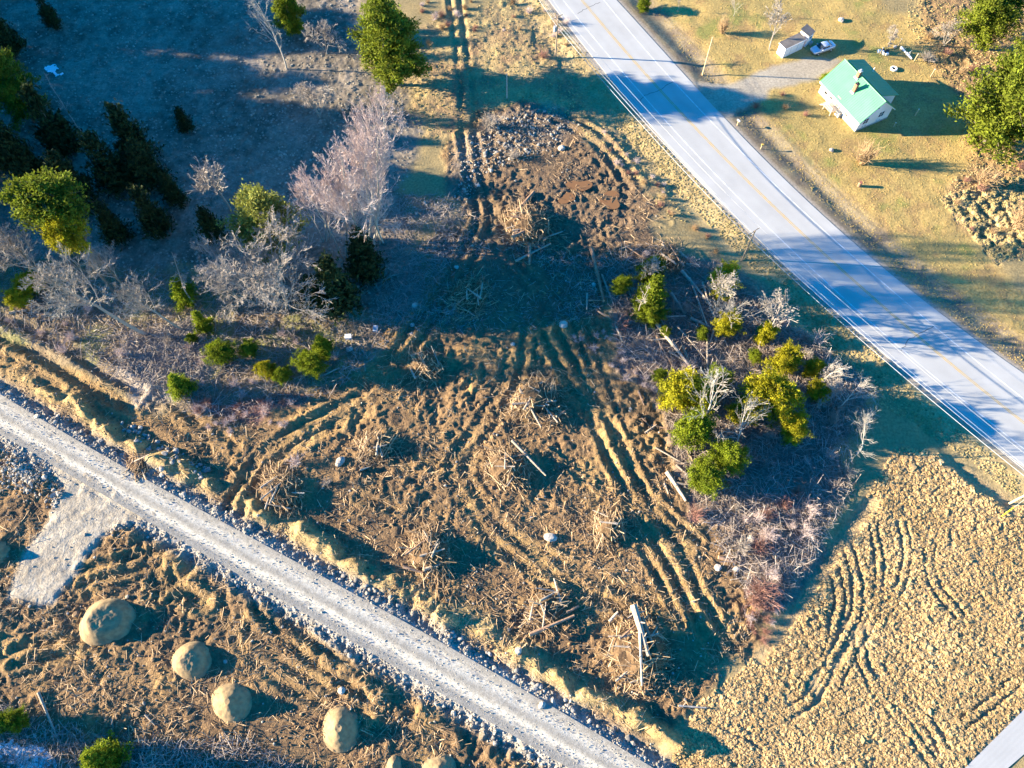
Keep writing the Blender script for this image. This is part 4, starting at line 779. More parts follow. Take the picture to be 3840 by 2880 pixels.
# ------------------------------------------------------------------ felled logs
def log(p, q, r0, label, group=None, m=None, lift=.0, cat='log', name='log'):
    p = np.asarray(p, float); q = np.asarray(q, float); n = 7; t = np.linspace(0, 1, n)[:, None]; xy = p * (1 - t) + q * t
    L = np.linalg.norm(q - p); rr = np.random.default_rng(int(abs(p[0] * 100 + q[1] * 57)) % 99991); d = (q - p) / L; xy = xy + np.outer(np.cumsum(rr.normal(0, .012, n)) * L * .12, [-d[1], d[0]])
    z0, z1 = hz(*p) + r0 * .8 + lift, hz(*q) + r0 * .6 + lift; zz = z0 * (1 - t[:, 0]) + z1 * t[:, 0]; zz = np.maximum(zz, zz.mean() * 0 + np.maximum(hz(xy[:, 0], xy[:, 1]) + r0 * .3, zz)) if not lift else zz
    rad = r0 * np.linspace(1.1, .62, n) * (1 + rr.normal(0, .05, n)); c = np.array([xy[0, 0], xy[0, 1], zz[0]]); root = thing(name, label, cat, c, 0, group)
    mb = MB(); pts = np.c_[xy, zz] - c; mb.line(pts, rad, 8, False)
    ns = rr.integers(2, 6); i = rr.integers(1, n - 1, ns); dd = unit(rr.normal(0, 1, (ns, 3)) + [0, 0, .5]); mb.tubes(pts[i], pts[i] + dd * (r0 * 2 + rr.uniform(.1, .5, (ns, 1))), rad[i] * .3, rad[i] * .15, 4)
    mb.build('stem', m or (M_LOGBR if rr.random() < .25 else M_LOG), root)
    e = MB(); w = unit(pts[0] - pts[1]); e.tubes([pts[0]], [pts[0] + w * .02], rad[0] * 1.0, rad[0] * .97, 8, True); e.build('cut_end', M_LOGEND, root); e = MB(); w = unit(pts[-1] - pts[-2]); e.tubes([pts[-1]], [pts[-1] + w * .02], rad[-1], rad[-1] * .97, 8, True); e.build('cut_end', M_LOGEND, root)
    return root
LOGS = []
def logs(ox, oy, segs, label, group, s=960 / 2212., r=(.10, .16)):
    for i, q in enumerate(segs):
        a, b = Z(ox, oy, [q[:2], q[2:4]], s); rr = q[4] if len(q) > 4 else random.uniform(*r)
        log(a, b, rr * 1.15, label if len(q) < 6 else q[5], group if len(q) < 6 else None, None, random.uniform(.15, .5) if 'tangle' in label else 0)
logs(1920, 720, [(970, 480, 1140, 600), (775, 720, 880, 990), (985, 800, 1055, 980), (650, 890, 645, 1030), (740, 1040, 940, 1160), (890, 1150, 955, 1300), (1190, 1150, 1420, 1580), (1270, 1090, 1440, 1370), (1470, 1340, 1550, 1560, .22), (1680, 1200, 1680, 1660), (1550, 1010, 1500, 1280), (1280, 1085, 1500, 1080), (1290, 1020, 1440, 1015), (1370, 890, 1490, 1060, .22), (1290, 460, 1390, 560), (1400, 560, 1480, 660, .2), (1460, 700, 1720, 1000, .2), (1540, 1100, 1720, 1180, .2), (1500, 950, 1780, 1140), (1640, 800, 1700, 1000), (1700, 1000, 1860, 1340), (1550, 1490, 1710, 1620, .2), (1350, 1380, 1500, 1480), (1440, 530, 1520, 590, .2), (1500, 635, 1620, 640),
    (680, 510, 790, 960, .26, 'long brown thick felled trunk at the left end of the tangle of felled trees'), (1240, 1150, 1530, 1530, .25, 'thick pale felled trunk running down below the stacked conifers'), (1530, 760, 1680, 1180), (1580, 900, 1760, 960), (1420, 1180, 1700, 1500), (1600, 1150, 1760, 1090), (1330, 1280, 1210, 1285), (1740, 1200, 1700, 1330), (600, 760, 860, 780), (640, 950, 780, 945)], 'grey felled trunk in the tangle of felled trees beside the paved road', 'felled trunks in the roadside tangle')
logs(1920, 1440, [(1090, 70, 1140, 190), (1240, 550, 1490, 690), (1490, 550, 1600, 730, .18), (1420, 860, 1550, 880), (1420, 450, 1490, 540), (1560, 590, 1660, 690), (1420, 700, 1500, 770), (1320, 860, 1350, 950), (1150, 420, 1250, 350), (1340, 760, 1500, 1015, .28, 'thick pale straight log below the front conifers'), (1780, 1500, 2010, 1560, .22, 'pale log lying near the white boulder'), (1210, 350, 1400, 400), (1120, 290, 1190, 360)], 'thin bleached log at the left edge of the conifer thicket', 'thin logs by the conifer thicket')
logs(0, 720, [(95, 1060, 240, 1020, .2, 'white fallen limb near the left edge above the tracks'), (360, 1060, 440, 1075, .18, 'short white log right of the white fallen limb'), (1740, 1480, 1840, 1270, .14, 'leaning pale pole left of the rounded bright fir'), (1690, 1060, 1890, 1310, .14, 'slim felled fir trunk with a yellow-green top')], '', None)
logs(960, 720, [(540, 1610, 720, 1525, .12, 'thin pale log right of the bright conifer cluster'), (350, 1300, 460, 1350, .16, 'broken log above the bright conifer cluster'), (150, 1500, 300, 1380, .1, 'thin log in the shade behind the yellow conifer'), (880, 720, 1030, 860, .08, 'thin stick in the shade right of the dark conifers'), (1000, 430, 830, 270, .2, 'broken leaning trunk at the foot of the largest bare tree')], '', None)
logs(0, 2160, [(345, 1010, 500, 1390, .16, 'long pale felled trunk above the snow at the lower left'), (800, 1360, 1100, 1540, .14, 'thin felled tree in the shade right of the snow'), (970, 1240, 980, 1310, .1, 'short stick standing in the shade by the sand piles'), (1260, 1200, 1340, 1290, .1, 'short pale stick above the shaded brush at the bottom')], '', None)

# ------------------------------------------------------------------ brush piles
def sticks(mb, c, n, rad, h, r, ln=(1., 3.5), rr=(.02, .07), flat=.35, th=0.0, main=0.0):
    a = r.uniform(0, 6.28, n); q = rad * np.sqrt(r.uniform(0, 1, n)); x = q * np.cos(a) * 1.2; y = q * np.sin(a) * .85; z = c[2] + h * (1 - (q / rad) ** 2) * r.uniform(.4, 1.05, n) + .08
    x, y = c[0] + x * math.cos(th) - y * math.sin(th), c[1] + x * math.sin(th) + y * math.cos(th); ph = np.where(r.random(n) < .45, main + r.normal(0, .35, n), r.uniform(0, 6.28, n))
    d = unit(np.c_[np.cos(ph), np.sin(ph), r.normal(0, flat, n)]); L = (ln[0] + (ln[1] - ln[0]) * r.uniform(0, 1, n) ** 2)[:, None]; p = np.c_[x, y, z]; w = rr[0] + (rr[1] - rr[0]) * r.uniform(0, 1, n) ** 2; k = p + r.normal(0, .06, (n, 3)) * L; at = r.uniform(-.55, .55, n)
    mb.tubes(p - d * L / 2, k, w, w * .85, 4, True, at); mb.tubes(k, p + unit(d + r.normal(0, .16, (n, 3))) * L / 2, w * .85, w * .55, 4, True, at)
def brush_pile(u, v, rad, h, label, n=150, seed=0, nlog=5):
    r = np.random.default_rng(300 + seed); x, y, z = gp(u, v, -.1); t = thing('brush_pile', label, 'brush pile', (x, y, z))
    V = IV3.copy(); V = V * (1 + .22 * (fbm(V[:, 0] * 3 + seed * 9, V[:, 1] * 3, 1., 611, 3)[:, None] - .5) * 2); V = V * [rad * .8, rad * .75, h]; V[:, 2] = np.maximum(V[:, 2], -.2); mb = MB(); mb.add(V, IF3); mb.build('earth_core', M_ROOTSOIL, t)
    th = r.uniform(0, 3.14); mb = MB(); sticks(mb, (0, 0, .1), int(n * 1.5), rad, h, r, (.6, 4.), (.018, .085), .35, th, r.uniform(0, 3.14)); sticks(mb, (0, 0, 0), n, rad * 1.6, h * .2, r, (.4, 2.), (.015, .05), .1, th); o = mb.build('branch_tangle', M_DEBRIS, t)
    return t, (x, y, z)
M_ROOTSOIL = mat('rooty_soil', (.15, .092, .045), c2=(.08, .05, .028), sc=2., bump=.12, bsc=3.)
PILES = ((1140, 492, 4.2, 2.0, 'large brush pile at the upper end of the clearing half in shade', 260, 8), (1015, 645, 3.6, 1.1, 'flat grey brush pile wholly in shade in the upper clearing', 220, 8), (918, 792, 2.8, 1.8, 'steep brush pile left of centre at the edge of the sunlit clearing', 170, 4), (1155, 862, 3.2, 1.9, 'brush pile with long crossed poles in the middle of the clearing', 200, 5), (1192, 895, 1.8, 1., 'low brush heap with green sprigs just below the crossed poles', 90, 2), (1095, 1012, 3.2, 2.1, 'brush pile with one long pole lying over its right side', 230, 5), (812, 962, 2.2, 1.5, 'small brush pile right of the tan boulder', 130, 3), (605, 1065, 3.3, 1.8, 'wide brush pile near the end of the gravel road track', 240, 7),
         (928, 1195, 3.0, 1.9, 'brush pile above the middle of the gravel road bank', 210, 5), (1180, 1315, 3.0, 1.7, 'brush pile with pale logs above the bank, left of the largest', 200, 6), (1378, 1408, 4.4, 2.5, 'largest brush pile with two long trunks at the lower right of the clearing', 330, 8), (1315, 1142, 2.2, 2.2, 'reddish brush pile with a long shadow right of the large pale boulder', 130, 3), (1448, 560, 2.6, 1.3, 'bluish grey brush pile in the roadside tangle near the utility pole', 170, 4), (300, 1010, 1.8, .7, 'low heap of sticks behind the bank at left', 80, 2))
pr = np.random.default_rng(401)
PSH = ('large brush pile at the upper end of the clearing', 'flat grey brush pile wholly in shade', 'steep brush pile left of centre', 'brush pile with long crossed poles', 'low brush heap with green sprigs', 'brush pile with one long pole over it', 'small brush pile right of the tan boulder', 'wide brush pile near the gravel road', 'brush pile above the middle of the bank', 'brush pile left of the largest one', 'largest brush pile of the clearing', 'reddish brush pile with a long shadow', 'bluish brush pile near the utility pole', 'low heap of sticks behind the bank')
for i, (u, v, rad, h, lb, n, nl) in enumerate(PILES):
    t, c = brush_pile(u, v, rad, h, lb, n, i)
    for k in range(nl):
        a = pr.uniform(0, 6.28); q = pr.uniform(.1, .8) * rad; L = pr.uniform(1.6, 3.6); th = pr.uniform(0, 3.14); cx, cy = c[0] + q * math.cos(a), c[1] + q * math.sin(a); zz = h * (1 - (q / rad) ** 2) * .95
        log((cx - L / 2 * math.cos(th), cy - L / 2 * math.sin(th)), (cx + L / 2 * math.cos(th), cy + L / 2 * math.sin(th)), pr.uniform(.08, .15), 'short log lying on the ' + PSH[i], 'logs on the ' + PSH[i], None, zz)
def logz(ox, oy, q, r0, lift, lb, s=960 / 2212., m=None): a, b = Z(ox, oy, [q[:2], q[2:]], s); log(a, b, r0, lb, None, m, lift)
logz(1920, 720, (150, 480, 150, 660), .26, .5, 'white log standing out at the lower edge of the upper brush pile'); logz(1920, 720, (30, 620, 330, 465), .2, .4, 'long pale log crossing below the upper brush pile'); logz(1920, 720, (0, 450, 120, 385), .28, 1.6, 'thick pale log on top of the upper brush pile'); logz(1920, 720, (270, 420, 440, 350), .14, .4, 'thin pale log right of the upper brush pile')
logz(1920, 720, (40, 190, 190, 10), .42, .0, 'thick dark trunk lying above the upper brush pile', m=M_LOGBR)
logz(1920, 1440, (70, 80, 250, 400), .17, 1.0, 'long pole lying down the middle brush pile'); logz(1920, 1440, (0, 215, 380, 180), .17, 1.3, 'long grey pole lying level across the middle brush pile'); logz(1920, 1440, (100, 270, 170, 150), .15, 1.5, 'short pale pole crossing the long one on the middle pile'); logz(1920, 1440, (0, 520, 290, 820), .2, 1.3, 'long grey pole lying over the right side of the brush pile below centre')
S2 = 960 / 1269.
logz(1920, 2160, (590, 160, 660, 410), .42, 2.0, 'thickest trunk lying on the largest brush pile', S2); logz(1920, 2160, (630, 215, 685, 360), .32, 1.9, 'second thick trunk beside the thickest on the largest pile', S2); logz(1920, 2160, (620, 300, 628, 555), .2, 2.2, 'straight pole lying on the largest brush pile', S2); logz(1920, 2160, (480, 230, 520, 185), .2, .8, 'short log propped above the largest brush pile', S2)
logz(1920, 2160, (85, 300, 305, 205), .24, 1.2, 'long pale trunk across the brush pile left of the largest', S2); logz(1920, 2160, (510, 525, 605, 445), .14, .9, 'thin pole at the left foot of the largest brush pile', S2); logz(1920, 2160, (645, 585, 675, 555), .25, .3, 'short white log below the largest brush pile', S2); logz(1920, 2160, (270, 185, 330, 155), .2, .7, 'log at the right shoulder of the pile left of the largest', S2)
logz(1920, 2160, (640, 480, 695, 420), .16, 1.6, 'orange fresh-cut pole on the largest brush pile', S2, M_LOGEND); logz(960, 1440, (1280, 1590, 1440, 1640), .2, .5, 'pale log at the left foot of the pile above the bank'); logz(960, 1440, (1450, 1620, 1610, 1560), .22, .6, 'pale log at the right foot of the pile above the bank'); logz(960, 1440, (900, 750, 980, 720), .15, .1, 'short pale log right of the tan boulder')
logz(1920, 2160, (820, 645, 960, 655), .12, .3, 'white bleached branch at the edge of the field right of the largest pile', S2, M_WHITETW)

# ------------------------------------------------------------------ litter, tussocks, grass: what nobody could count
def litter(name, n, poly, m, ln, rad, seed, lift=.05, tilt=.25, excl=True, dens=None):
    r = np.random.default_rng(seed); q = scat(n, poly, r); p = P(q[:, 0], q[:, 1]); x, y = p[:, 0], p[:, 1]
    if excl: dd = np.maximum((y - gvU(x)) * .84, (gvD(x) - y) * .84); k = (dd > 1.2) & ~inpoly(x, y, spur_poly) & (x < rdL(y) - 1.5); x, y = x[k], y[k]
    if dens is not None: k = r.random(len(x)) < dens(x, y); x, y = x[k], y[k]
    N = len(x); d = unit(np.c_[r.normal(0, 1, (N, 2)), r.normal(0, tilt, N)]); L = (r.uniform(0, 1, N) ** 2 * (ln[1] - ln[0]) + ln[0])[:, None]; w = r.uniform(*rad, N); c = np.c_[x, y, hz(x, y) + lift + np.abs(d[:, 2]) * L[:, 0] * .4]
    mb = MB(); mb.tubes(c - d * L / 2, c + d * L / 2, w, w * .6, 3, False, r.uniform(-.5, .5, N)); return tag(mb.build(name, m), kind='stuff')
clus = lambda x, y: np.clip((fbm(x, y, 6., 701, 2) - .33) * 3.2, .12, 1)
litter('wood_litter', 42000, DIRT_PX, M_DEBRIS, (.2, 1.8), (.015, .05), 1, dens=clus)
litter('fallen_branches', 9000, SHRUB_PX, M_TWIGBLUE, (.6, 3.2), (.015, .045), 2, .2, .45)
litter('fallen_branches', 6500, LEFTBR_PX, M_TWIGBLUE, (.5, 3.0), (.015, .045), 3, .15, .4)
litter('pale_branches', 2600, PALE_PX, M_GREYTW, (.4, 2.2), (.02, .05), 4, .1, .3)
litter('fallen_branches', 2500, [(-20, 1500), (100, 1560), (300, 1600), (520, 1590), (700, 1680), (-20, 1680)], M_TWIGBLUE, (.5, 2.6), (.015, .04), 5, .15, .4, False)
litter('grey_litter', 6000, [(880, 560), (1000, 440), (1100, 520), (1300, 560), (1300, 680), (1150, 720), (850, 720)], M_TWIGBLUE, (.25, 1.7), (.018, .05), 7, .06, .3, True, clus)
litter('fallen_branches', 2200, [(860, 420), (980, 420), (980, 560), (900, 690), (820, 700), (800, 560)], M_TWIGBLUE, (.5, 2.6), (.015, .04), 6, .1, .3, False)
def tufts(name, x, y, s, m, seed, nv=7, ht=.8, nb=9):
    """ragged grass tussocks: a crumpled dome of matted straw with loose blades falling outward"""
    r = np.random.default_rng(seed); n = len(x); z = hz(x, y); a = np.arange(nv) * 2 * np.pi / nv; cs = np.c_[np.cos(a), np.sin(a)]
    lo = np.concatenate([cs[None] * r.uniform(.7, 1.2, (n, nv, 1)), np.full((n, nv, 1), -.2)], 2); md = np.concatenate([cs[None] * r.uniform(.35, .95, (n, nv, 1)) + r.normal(0, .15, (n, 1, 2)), r.uniform(.3, .95, (n, nv, 1)) * ht], 2); tp = np.concatenate([r.normal(0, .3, (n, 1, 2)), r.uniform(.6, 1.1, (n, 1, 1)) * ht], 2)
    O = np.c_[x, y, z][:, None]; V = np.concatenate([lo, md, tp], 1) * s[:, None, None] + O; i = np.arange(nv); j = (i + 1) % nv; q = np.stack([i, j, j + nv, i + nv], 1); t = np.stack([i + nv, j + nv, np.full(nv, 2 * nv)], 1); b = (np.arange(n) * (2 * nv + 1))[:, None, None]
    base = r.normal(0, .22, (n, 1)); va = base + np.r_[np.full(nv, -.15), np.zeros(nv), .12][None] + r.normal(0, .10, (n, 2 * nv + 1))
    mb = MB(); mb.add(V.reshape(-1, 3), [(q[None] + b).reshape(-1, 4), (t[None] + b).reshape(-1, 3)], va.reshape(-1))
    a = r.uniform(0, 6.283, (n, nb)); d = np.stack([np.cos(a), np.sin(a)], -1); w = np.stack([-np.sin(a), np.cos(a)], -1) * .11; c0 = d * r.uniform(.05, .4, (n, nb, 1)); z0 = np.full((n, nb, 1), .45 * ht); tipd = d * r.uniform(.8, 1.6, (n, nb, 1)); z1 = r.uniform(.1, 1.5, (n, nb, 1)) * ht
    T = np.stack([np.concatenate([c0 + w, z0], 2), np.concatenate([c0 - w, z0], 2), np.concatenate([tipd, z1], 2)], 2) * s[:, None, None, None] + O[:, :, None]
    mb.add(T.reshape(-1, 3), np.arange(n * nb * 3).reshape(-1, 3), np.repeat((base + r.normal(.05, .25, (n, nb))).reshape(-1), 3)); return tag(mb.build(name, m), kind='stuff')
r = np.random.default_rng(808); q = scat(23000, FIELD_PX, r); p = P(q[:, 0], q[:, 1]); p = p[(p[:, 0] < rdL(p[:, 1]) - 2.5)]
def gridv(a, x, y): return a[np.clip(np.searchsorted(GX, x), 0, len(GX) - 1), np.clip(np.searchsorted(GY, y), 0, len(GY) - 1)]
k = (gridv(rut_low, p[:, 0], p[:, 1]) < .08) & (gridv(m_lane, p[:, 0], p[:, 1]) < .05); p = p[k]
tufts('tussock_grass', p[:, 0], p[:, 1], np.exp(r.normal(-1.65, .28, len(p))) * (.75 + .5 * vnoise(p[:, 0], p[:, 1], 8., 811)), M_TUSS, 9, 7, .62)
M_GRASS = mat('straw_grass', (.36, .27, .125), c2=(.25, .20, .08), sc=.12, var=.7); M_SHGRASS = mat('dull_grass', (.27, .235, .18), c2=(.19, .17, .13), sc=.12, var=.7); M_LAWN = mat('lawn_grass', (.40, .28, .095), c2=(.30, .215, .07), sc=.1, var=.6)
q = np.vstack([scat(4200, [(1290, 170), (1360, 250), (1570, 430), (1800, 650), (1960, 830), (2200, 1030), (2212, 1080), (2050, 960), (1900, 870), (1780, 740), (1640, 590), (1500, 450), (1380, 330)], r), scat(3800, REEDB_PX, r), scat(5000, ROUGH_PX, r), scat(2600, TOPGRASS_PX, r)]); p = P(q[:, 0], q[:, 1]); p = p[(p[:, 0] < rdL(p[:, 1]) - .6) | (p[:, 0] > rdR(p[:, 1]) + 5)]
tufts('straw_grass', p[:, 0], p[:, 1], r.uniform(.07, .2, len(p)), M_GRASS, 10, 6, .8)
q = scat(14000, LAWN_PX, r); p = P(q[:, 0], q[:, 1]); p = p[(p[:, 0] > rdR(p[:, 1]) + 1.) & (gridv(m_drive, p[:, 0], p[:, 1]) < .1)]
tufts('lawn_grass', p[:, 0], p[:, 1], r.uniform(.05, .12, len(p)), M_LAWN, 11, 5, .6, 7)
q = scat(9000, UPFIELD_PX, r); p = P(q[:, 0], q[:, 1]); tufts('field_grass', p[:, 0], p[:, 1], r.uniform(.1, .3, len(p)), M_SHGRASS, 12, 5, .5, 7)

# ------------------------------------------------------------------ sand piles
def sand_pile(u, v, rx, ry, h, label, seed, flat=.0):
    """tipped heap: steep round flanks, cut by a top that slopes gently away to the east"""
    x, y, z = gp(u, v, -.12); ng, nr = 84, 40; a = np.linspace(0, 2 * math.pi, ng, endpoint=False); V = [[0, 0, 0]]
    for k in range(1, nr + 1):
        f = k / nr; e = 1 + .07 * np.sin(2 * a + seed) + .03 * np.sin(3 * a + seed * 2); V += list(np.c_[rx * f * e * np.cos(a), ry * f * e * np.sin(a), np.full(ng, f)])
    V = np.array(V); f = V[:, 2]; cone = h * (1 - f) / (1 - flat); cone = np.where(f > .7, cone * (1 - .45 * (f - .7) / .3), cone); plane = h * .85 - .21 * V[:, 0] + .04 * V[:, 1] if flat > .3 else h * .93 + 0 * V[:, 0]
    w_ = .18; zz = -w_ * np.logaddexp(-cone / w_, -plane / w_) if flat > .3 else np.minimum(cone, h * .93); nz = (fbm(V[:, 0] + x, V[:, 1] + y, 1.1, 640, 3) - .5) * .16 + (fbm(V[:, 0] + x, V[:, 1] + y, .35, 660, 2) - .5) * .10; V[:, 2] = np.maximum(zz + nz * np.clip((1 - f) * 5, 0, 1), -.2) - .15 * (f > .99)
    i = np.arange(ng); j = (i + 1) % ng; fc = [np.stack([np.zeros(ng, int), 1 + i, 1 + j], 1)] + [np.stack([1 + i + (k - 1) * ng, 1 + i + k * ng, 1 + j + k * ng, 1 + j + (k - 1) * ng], 1) for k in range(1, nr)]
    mb = MB(); mb.add(V, fc); o = mb.build('sand_pile', M_SAND, None, True); o.location = (x, y, z); return tag(o, label, 'sand pile')
sand_pile(232, 1342, 3.3, 3.1, 2.1, 'broad flat-topped sand pile, leftmost of the row below the gravel road', 1, .45)
sand_pile(414, 1428, 2.4, 2.5, 1.8, 'small sand pile, second of the row from the left', 2, .35); sand_pile(502, 1518, 2.9, 2.7, 2.3, 'sand pile with a large shaded side, third of the row', 3, .06); sand_pile(738, 1574, 2.5, 2.5, 2.2, 'cone-shaped sand pile, fourth of the row', 4, .12)
sand_pile(850, 1655, 1.3, 1.4, 1.1, 'small tip of a sand pile at the bottom edge', 5); sand_pile(945, 1668, 2.2, 2.0, 1.3, 'low sand pile at the bottom edge near the gravel road', 6); sand_pile(-22, 1196, 3.0, 2.6, 2.4, 'sand pile at the left edge casting its shadow on the gravel spur', 7)
# ------------------------------------------------------------------ house with the green roof
HA = (53.7335, 106.3273); HR = math.atan2(-.8946, .4469)
house = thing('house', 'small white house with a green metal roof and two brick chimneys', 'house', (HA[0], HA[1], 0), HR)
HL, HW, EZ, RZ = 10.25, 6.8, 2.5, 5.25
def extr(yz, x0, x1):                                     # prism along local x from a y-z outline
    p = [(x0, y, z) for y, z in yz]; mb = MB(); mb.poly(p, (x1 - x0, 0, 0)); return mb
extr([(0, .35), (HW, .35), (HW, EZ), (HW / 2, RZ), (0, EZ)], 0, HL).build('wall', M_WHITE, house)
extr([(-.03, -.4), (HW + .03, -.4), (HW + .03, .35), (-.03, .35)], -.03, HL + .03).build('foundation', M_CONC, house)
extr([(3.9, .0), (8.1, .0), (8.1, 3.45), (4.5, 4.8), (3.9, 4.8)], .25, 8.75).build('rear_wing', M_WHITE, house)
def slab(y0, z0, y1, z1, x0, x1, th, name, ribs):
    mb = MB(); mb.poly([(x0, y0, z0), (x1, y0, z0), (x1, y1, z1), (x0, y1, z1)], (0, 0, th))
    for x in np.linspace(x0 + .05, x1 - .05, ribs): mb.poly([(x - .035, y0 - .004, z0 + th), (x + .035, y0 - .004, z0 + th), (x + .035, y1, z1 + th), (x - .035, y1, z1 + th)], (0, 0, .045))
    return mb.build(name, M_GREENRF, house)
rf = slab(-.4, 2.22, 3.4, 5.42, -.38, HL + .38, .1, 'roof', 28)
slab(7.2, 2.22, 3.4, 5.42, -.38, HL + .38, .1, 'roof', 28); slab(8.5, 3.42, 4.05, 5.1, -.3, 9.1, .1, 'rear_roof', 24)
mb = MB(); mb.tubes([[-.4, 3.4, 5.54]], [[HL + .4, 3.4, 5.54]], .09, .09, 6, True); mb.build('ridge_cap', M_GREENRF, house)
for x in (-.40, HL + .36):
    mb = MB(); mb.poly([(x, -.4, 2.06), (x, 3.4, 5.26), (x, 7.2, 2.06), (x, 7.2, 2.22), (x, 3.4, 5.42), (x, -.4, 2.22)], (.04, 0, 0)); mb.build('barge_board', M_WHITE, house)
mb = MB(); mb.box((HL / 2, -.42, 2.2), (HL / 2 + .3, .03, .1)); mb.build('gutter', M_WHITE, house)
for x, y, h in ((5.37, 1.64, 1.75), (3.79, 3.06, 1.35)):
    z = 2.2 + .853 * (y + .35); mb = MB(); mb.box((x, y, z + h / 2 - .3), (.26, .26, h / 2 + .3)); c = mb.build('chimney', M_BRICK, house)
    mb = MB(); mb.box((x, y, z + .02), (.38, .42, .12)); mb.build('flashing', M_WHITE, house)
    mb = MB(); mb.box((x, y, z + h + .05), (.31, .31, .05)); mb.tubes([[x, y, z + h + .1]], [[x, y, z + h + .38]], .15, .13, 10, True); f = mb.build('chimney_cap', M_BLACK if y < 2 else M_METAL, house)
    f.parent = c
mb = MB(); mb.tubes([[2.99, 7.5, 3.7]], [[2.99, 7.5, 4.75]], .07, .07, 8, True); mb.build('vent_pipe', M_WHITE, house)
def window(side, a, z, w, h, mull=0, curtain=False):
    """side 'f': front wall (y=0), 'g': right gable (x=HL), a = position along the wall"""
    def bx(mb, da, dz, ha, hz_, d0, d1):
        if side == 'f': mb.box((a + da, -(d0 + d1) / 2, z + dz), (ha, (d1 - d0) / 2, hz_))
        else: mb.box((HL + (d0 + d1) / 2, a + da, z + dz), ((d1 - d0) / 2, ha, hz_))
    g = MB(); bx(g, 0, 0, w / 2, h / 2, .0, .02); o = g.build('window', M_GLASS, house)
    f = MB(); t = .07
    for s in (-1, 1): bx(f, s * (w / 2 + t / 2), 0, t / 2, h / 2 + t, 0, .06); bx(f, 0, s * (h / 2 + t / 2), w / 2, t / 2, 0, .058)
    for k in range(mull): bx(f, -w / 2 + w * (k + 1) / (mull + 1), 0, .03, h / 2, .021, .05)
    bx(f, 0, 0, w / 2, .025, .021, .045); f.build('frame', M_WHITE, o)
    if curtain:
        q = MB(); bx(q, -w * .33, 0, w * .16, h * .48, .0205, .03); bx(q, w * .33, 0, w * .16, h * .48, .0205, .03); q.build('shutter', M_WOODW, o)
window('f', 1.5, 1.45, .75, 1.05); window('f', 7.2, 1.5, 1.5, 1.1, 1, True); window('f', 3.0, 1.5, .6, .8)
window('g', 1.48, 1.75, 1.0, 1.05, 1); window('g', 4.66, 1.95, 1.0, 1.05, 1); window('g', 2.95, 4.0, .75, .55, 1)
for y in (1.3, 1.9, 4.3, 4.9): window('g', y, .62, .32, .26)
mb = MB(); mb.box((4.5, -.03, 1.75), (.45, .03, .98)); d = mb.build('door', M_WOODW, house); mb = MB(); mb.tubes([[4.85, -.06, 1.7]], [[4.85, -.13, 1.7]], .04, .04, 6, True); mb.build('handle', M_METAL, d)
mb = MB(); mb.box((5.95, -.35, .45), (.5, .35, .45), 0, .9); mb.build('cellar_hatch', M_CONC, house)
pc = MB()
for k in range(9): pc.box((4.5, -.1 - .19 * k - .09, .78), (.95, .085, .03))
for x in (3.6, 5.4):
    for y in (-1.7, -.1): pc.box((x, y, .85), (.05, .05, .9))
pch = pc.build('porch', M_WOODW, house)
rl_ = MB()
for z in (1.25, 1.7): rl_.box((4.5, -1.73, z), (.9, .025, .05)); rl_.box((5.43, -.9, z), (.025, .8, .05))
for x in np.linspace(3.8, 5.2, 8): rl_.box((x, -1.70, 1.25), (.02, .02, .42))
rl_.build('railing', M_WOODW, pch)
st = MB()
for k in range(4): st.box((3.4 - .26 * k, -1.1, .66 - .19 * k), (.14, .5, .025))
for y in (-1.62, -.58): st.poly([(3.55, y, .8), (2.5, y, .0), (2.5, y, .12), (3.55, y, .92)], (0, .04, 0))
st.build('steps', M_WOODW, pch)
# ------------------------------------------------------------------ sheds
sh = thing('storage_shed', 'long low white shed with a grey felt roof and a red door', 'shed', (48.68, 114.72, 0), math.atan2(.522, .853))
mb = MB(); mb.box((2.3, .8, 1.0), (2.3, .8, 1.0)); mb.build('wall', M_WHITE, sh)
mb = MB(); mb.poly([(-.12, -.12, 2.0), (4.72, -.12, 2.0), (4.72, 1.72, 2.22), (-.12, 1.72, 2.22)], (0, 0, .08)); mb.build('roof', M_GREYRF, sh)
mb = MB(); mb.box((2.3, -.125, 2.03), (2.42, .02, .07)); mb.box((-.14, .8, 2.1), (.02, .92, .07)); mb.build('trim', M_WHITE, sh)
mb = MB(); mb.box((4.62, .55, .95), (.025, .42, .92)); d = mb.build('door', M_RED, sh); mb = MB(); mb.box((4.66, .9, 1.), (.02, .03, .08)); mb.build('handle', M_METAL, d)
mb = MB(); mb.box((1.55, -.012, 1.0), (.012, .012, .96)); mb.box((3.1, -.012, 1.0), (.012, .012, .96)); mb.build('panel_joint', M_CONC, sh)
ts = thing('tall_shed', 'small tall white shed with a sloping patched roof beside the car', 'shed', (53.2, 118.75, 0), math.atan2(1.2, 1.2))
mb = MB(); mb.poly([(-.85, -.85, 0), (.85, -.85, 0), (.85, .95, 0), (-.85, .95, 0)], (0, 0, 2.4)); mb.build('wall', M_WHITE, ts)
mb = MB(); mb.poly([(-.98, -.98, 2.36), (.98, -.98, 2.36), (.98, 1.08, 2.75), (-.98, 1.08, 2.75)], (0, 0, .08)); mb.build('roof', M_GREYRF, ts)
mb = MB(); mb.poly([(-.84, -.84, 2.41), (.84, -.84, 2.41), (.84, .94, 2.7), (-.84, .94, 2.7)], (0, 0, .03)); mb.build('roof_board', M_WOODW, ts)
mb = MB(); mb.tubes([[.1, -.85, 1.55]], [[.1, -.88, 1.55]], .24, .24, 12, True); w_ = mb.build('window', M_GLASS, ts); mb = MB(); mb.box((.1, -.862, 1.2), (.3, .02, .05)); mb.build('sill', M_WHITE, w_)
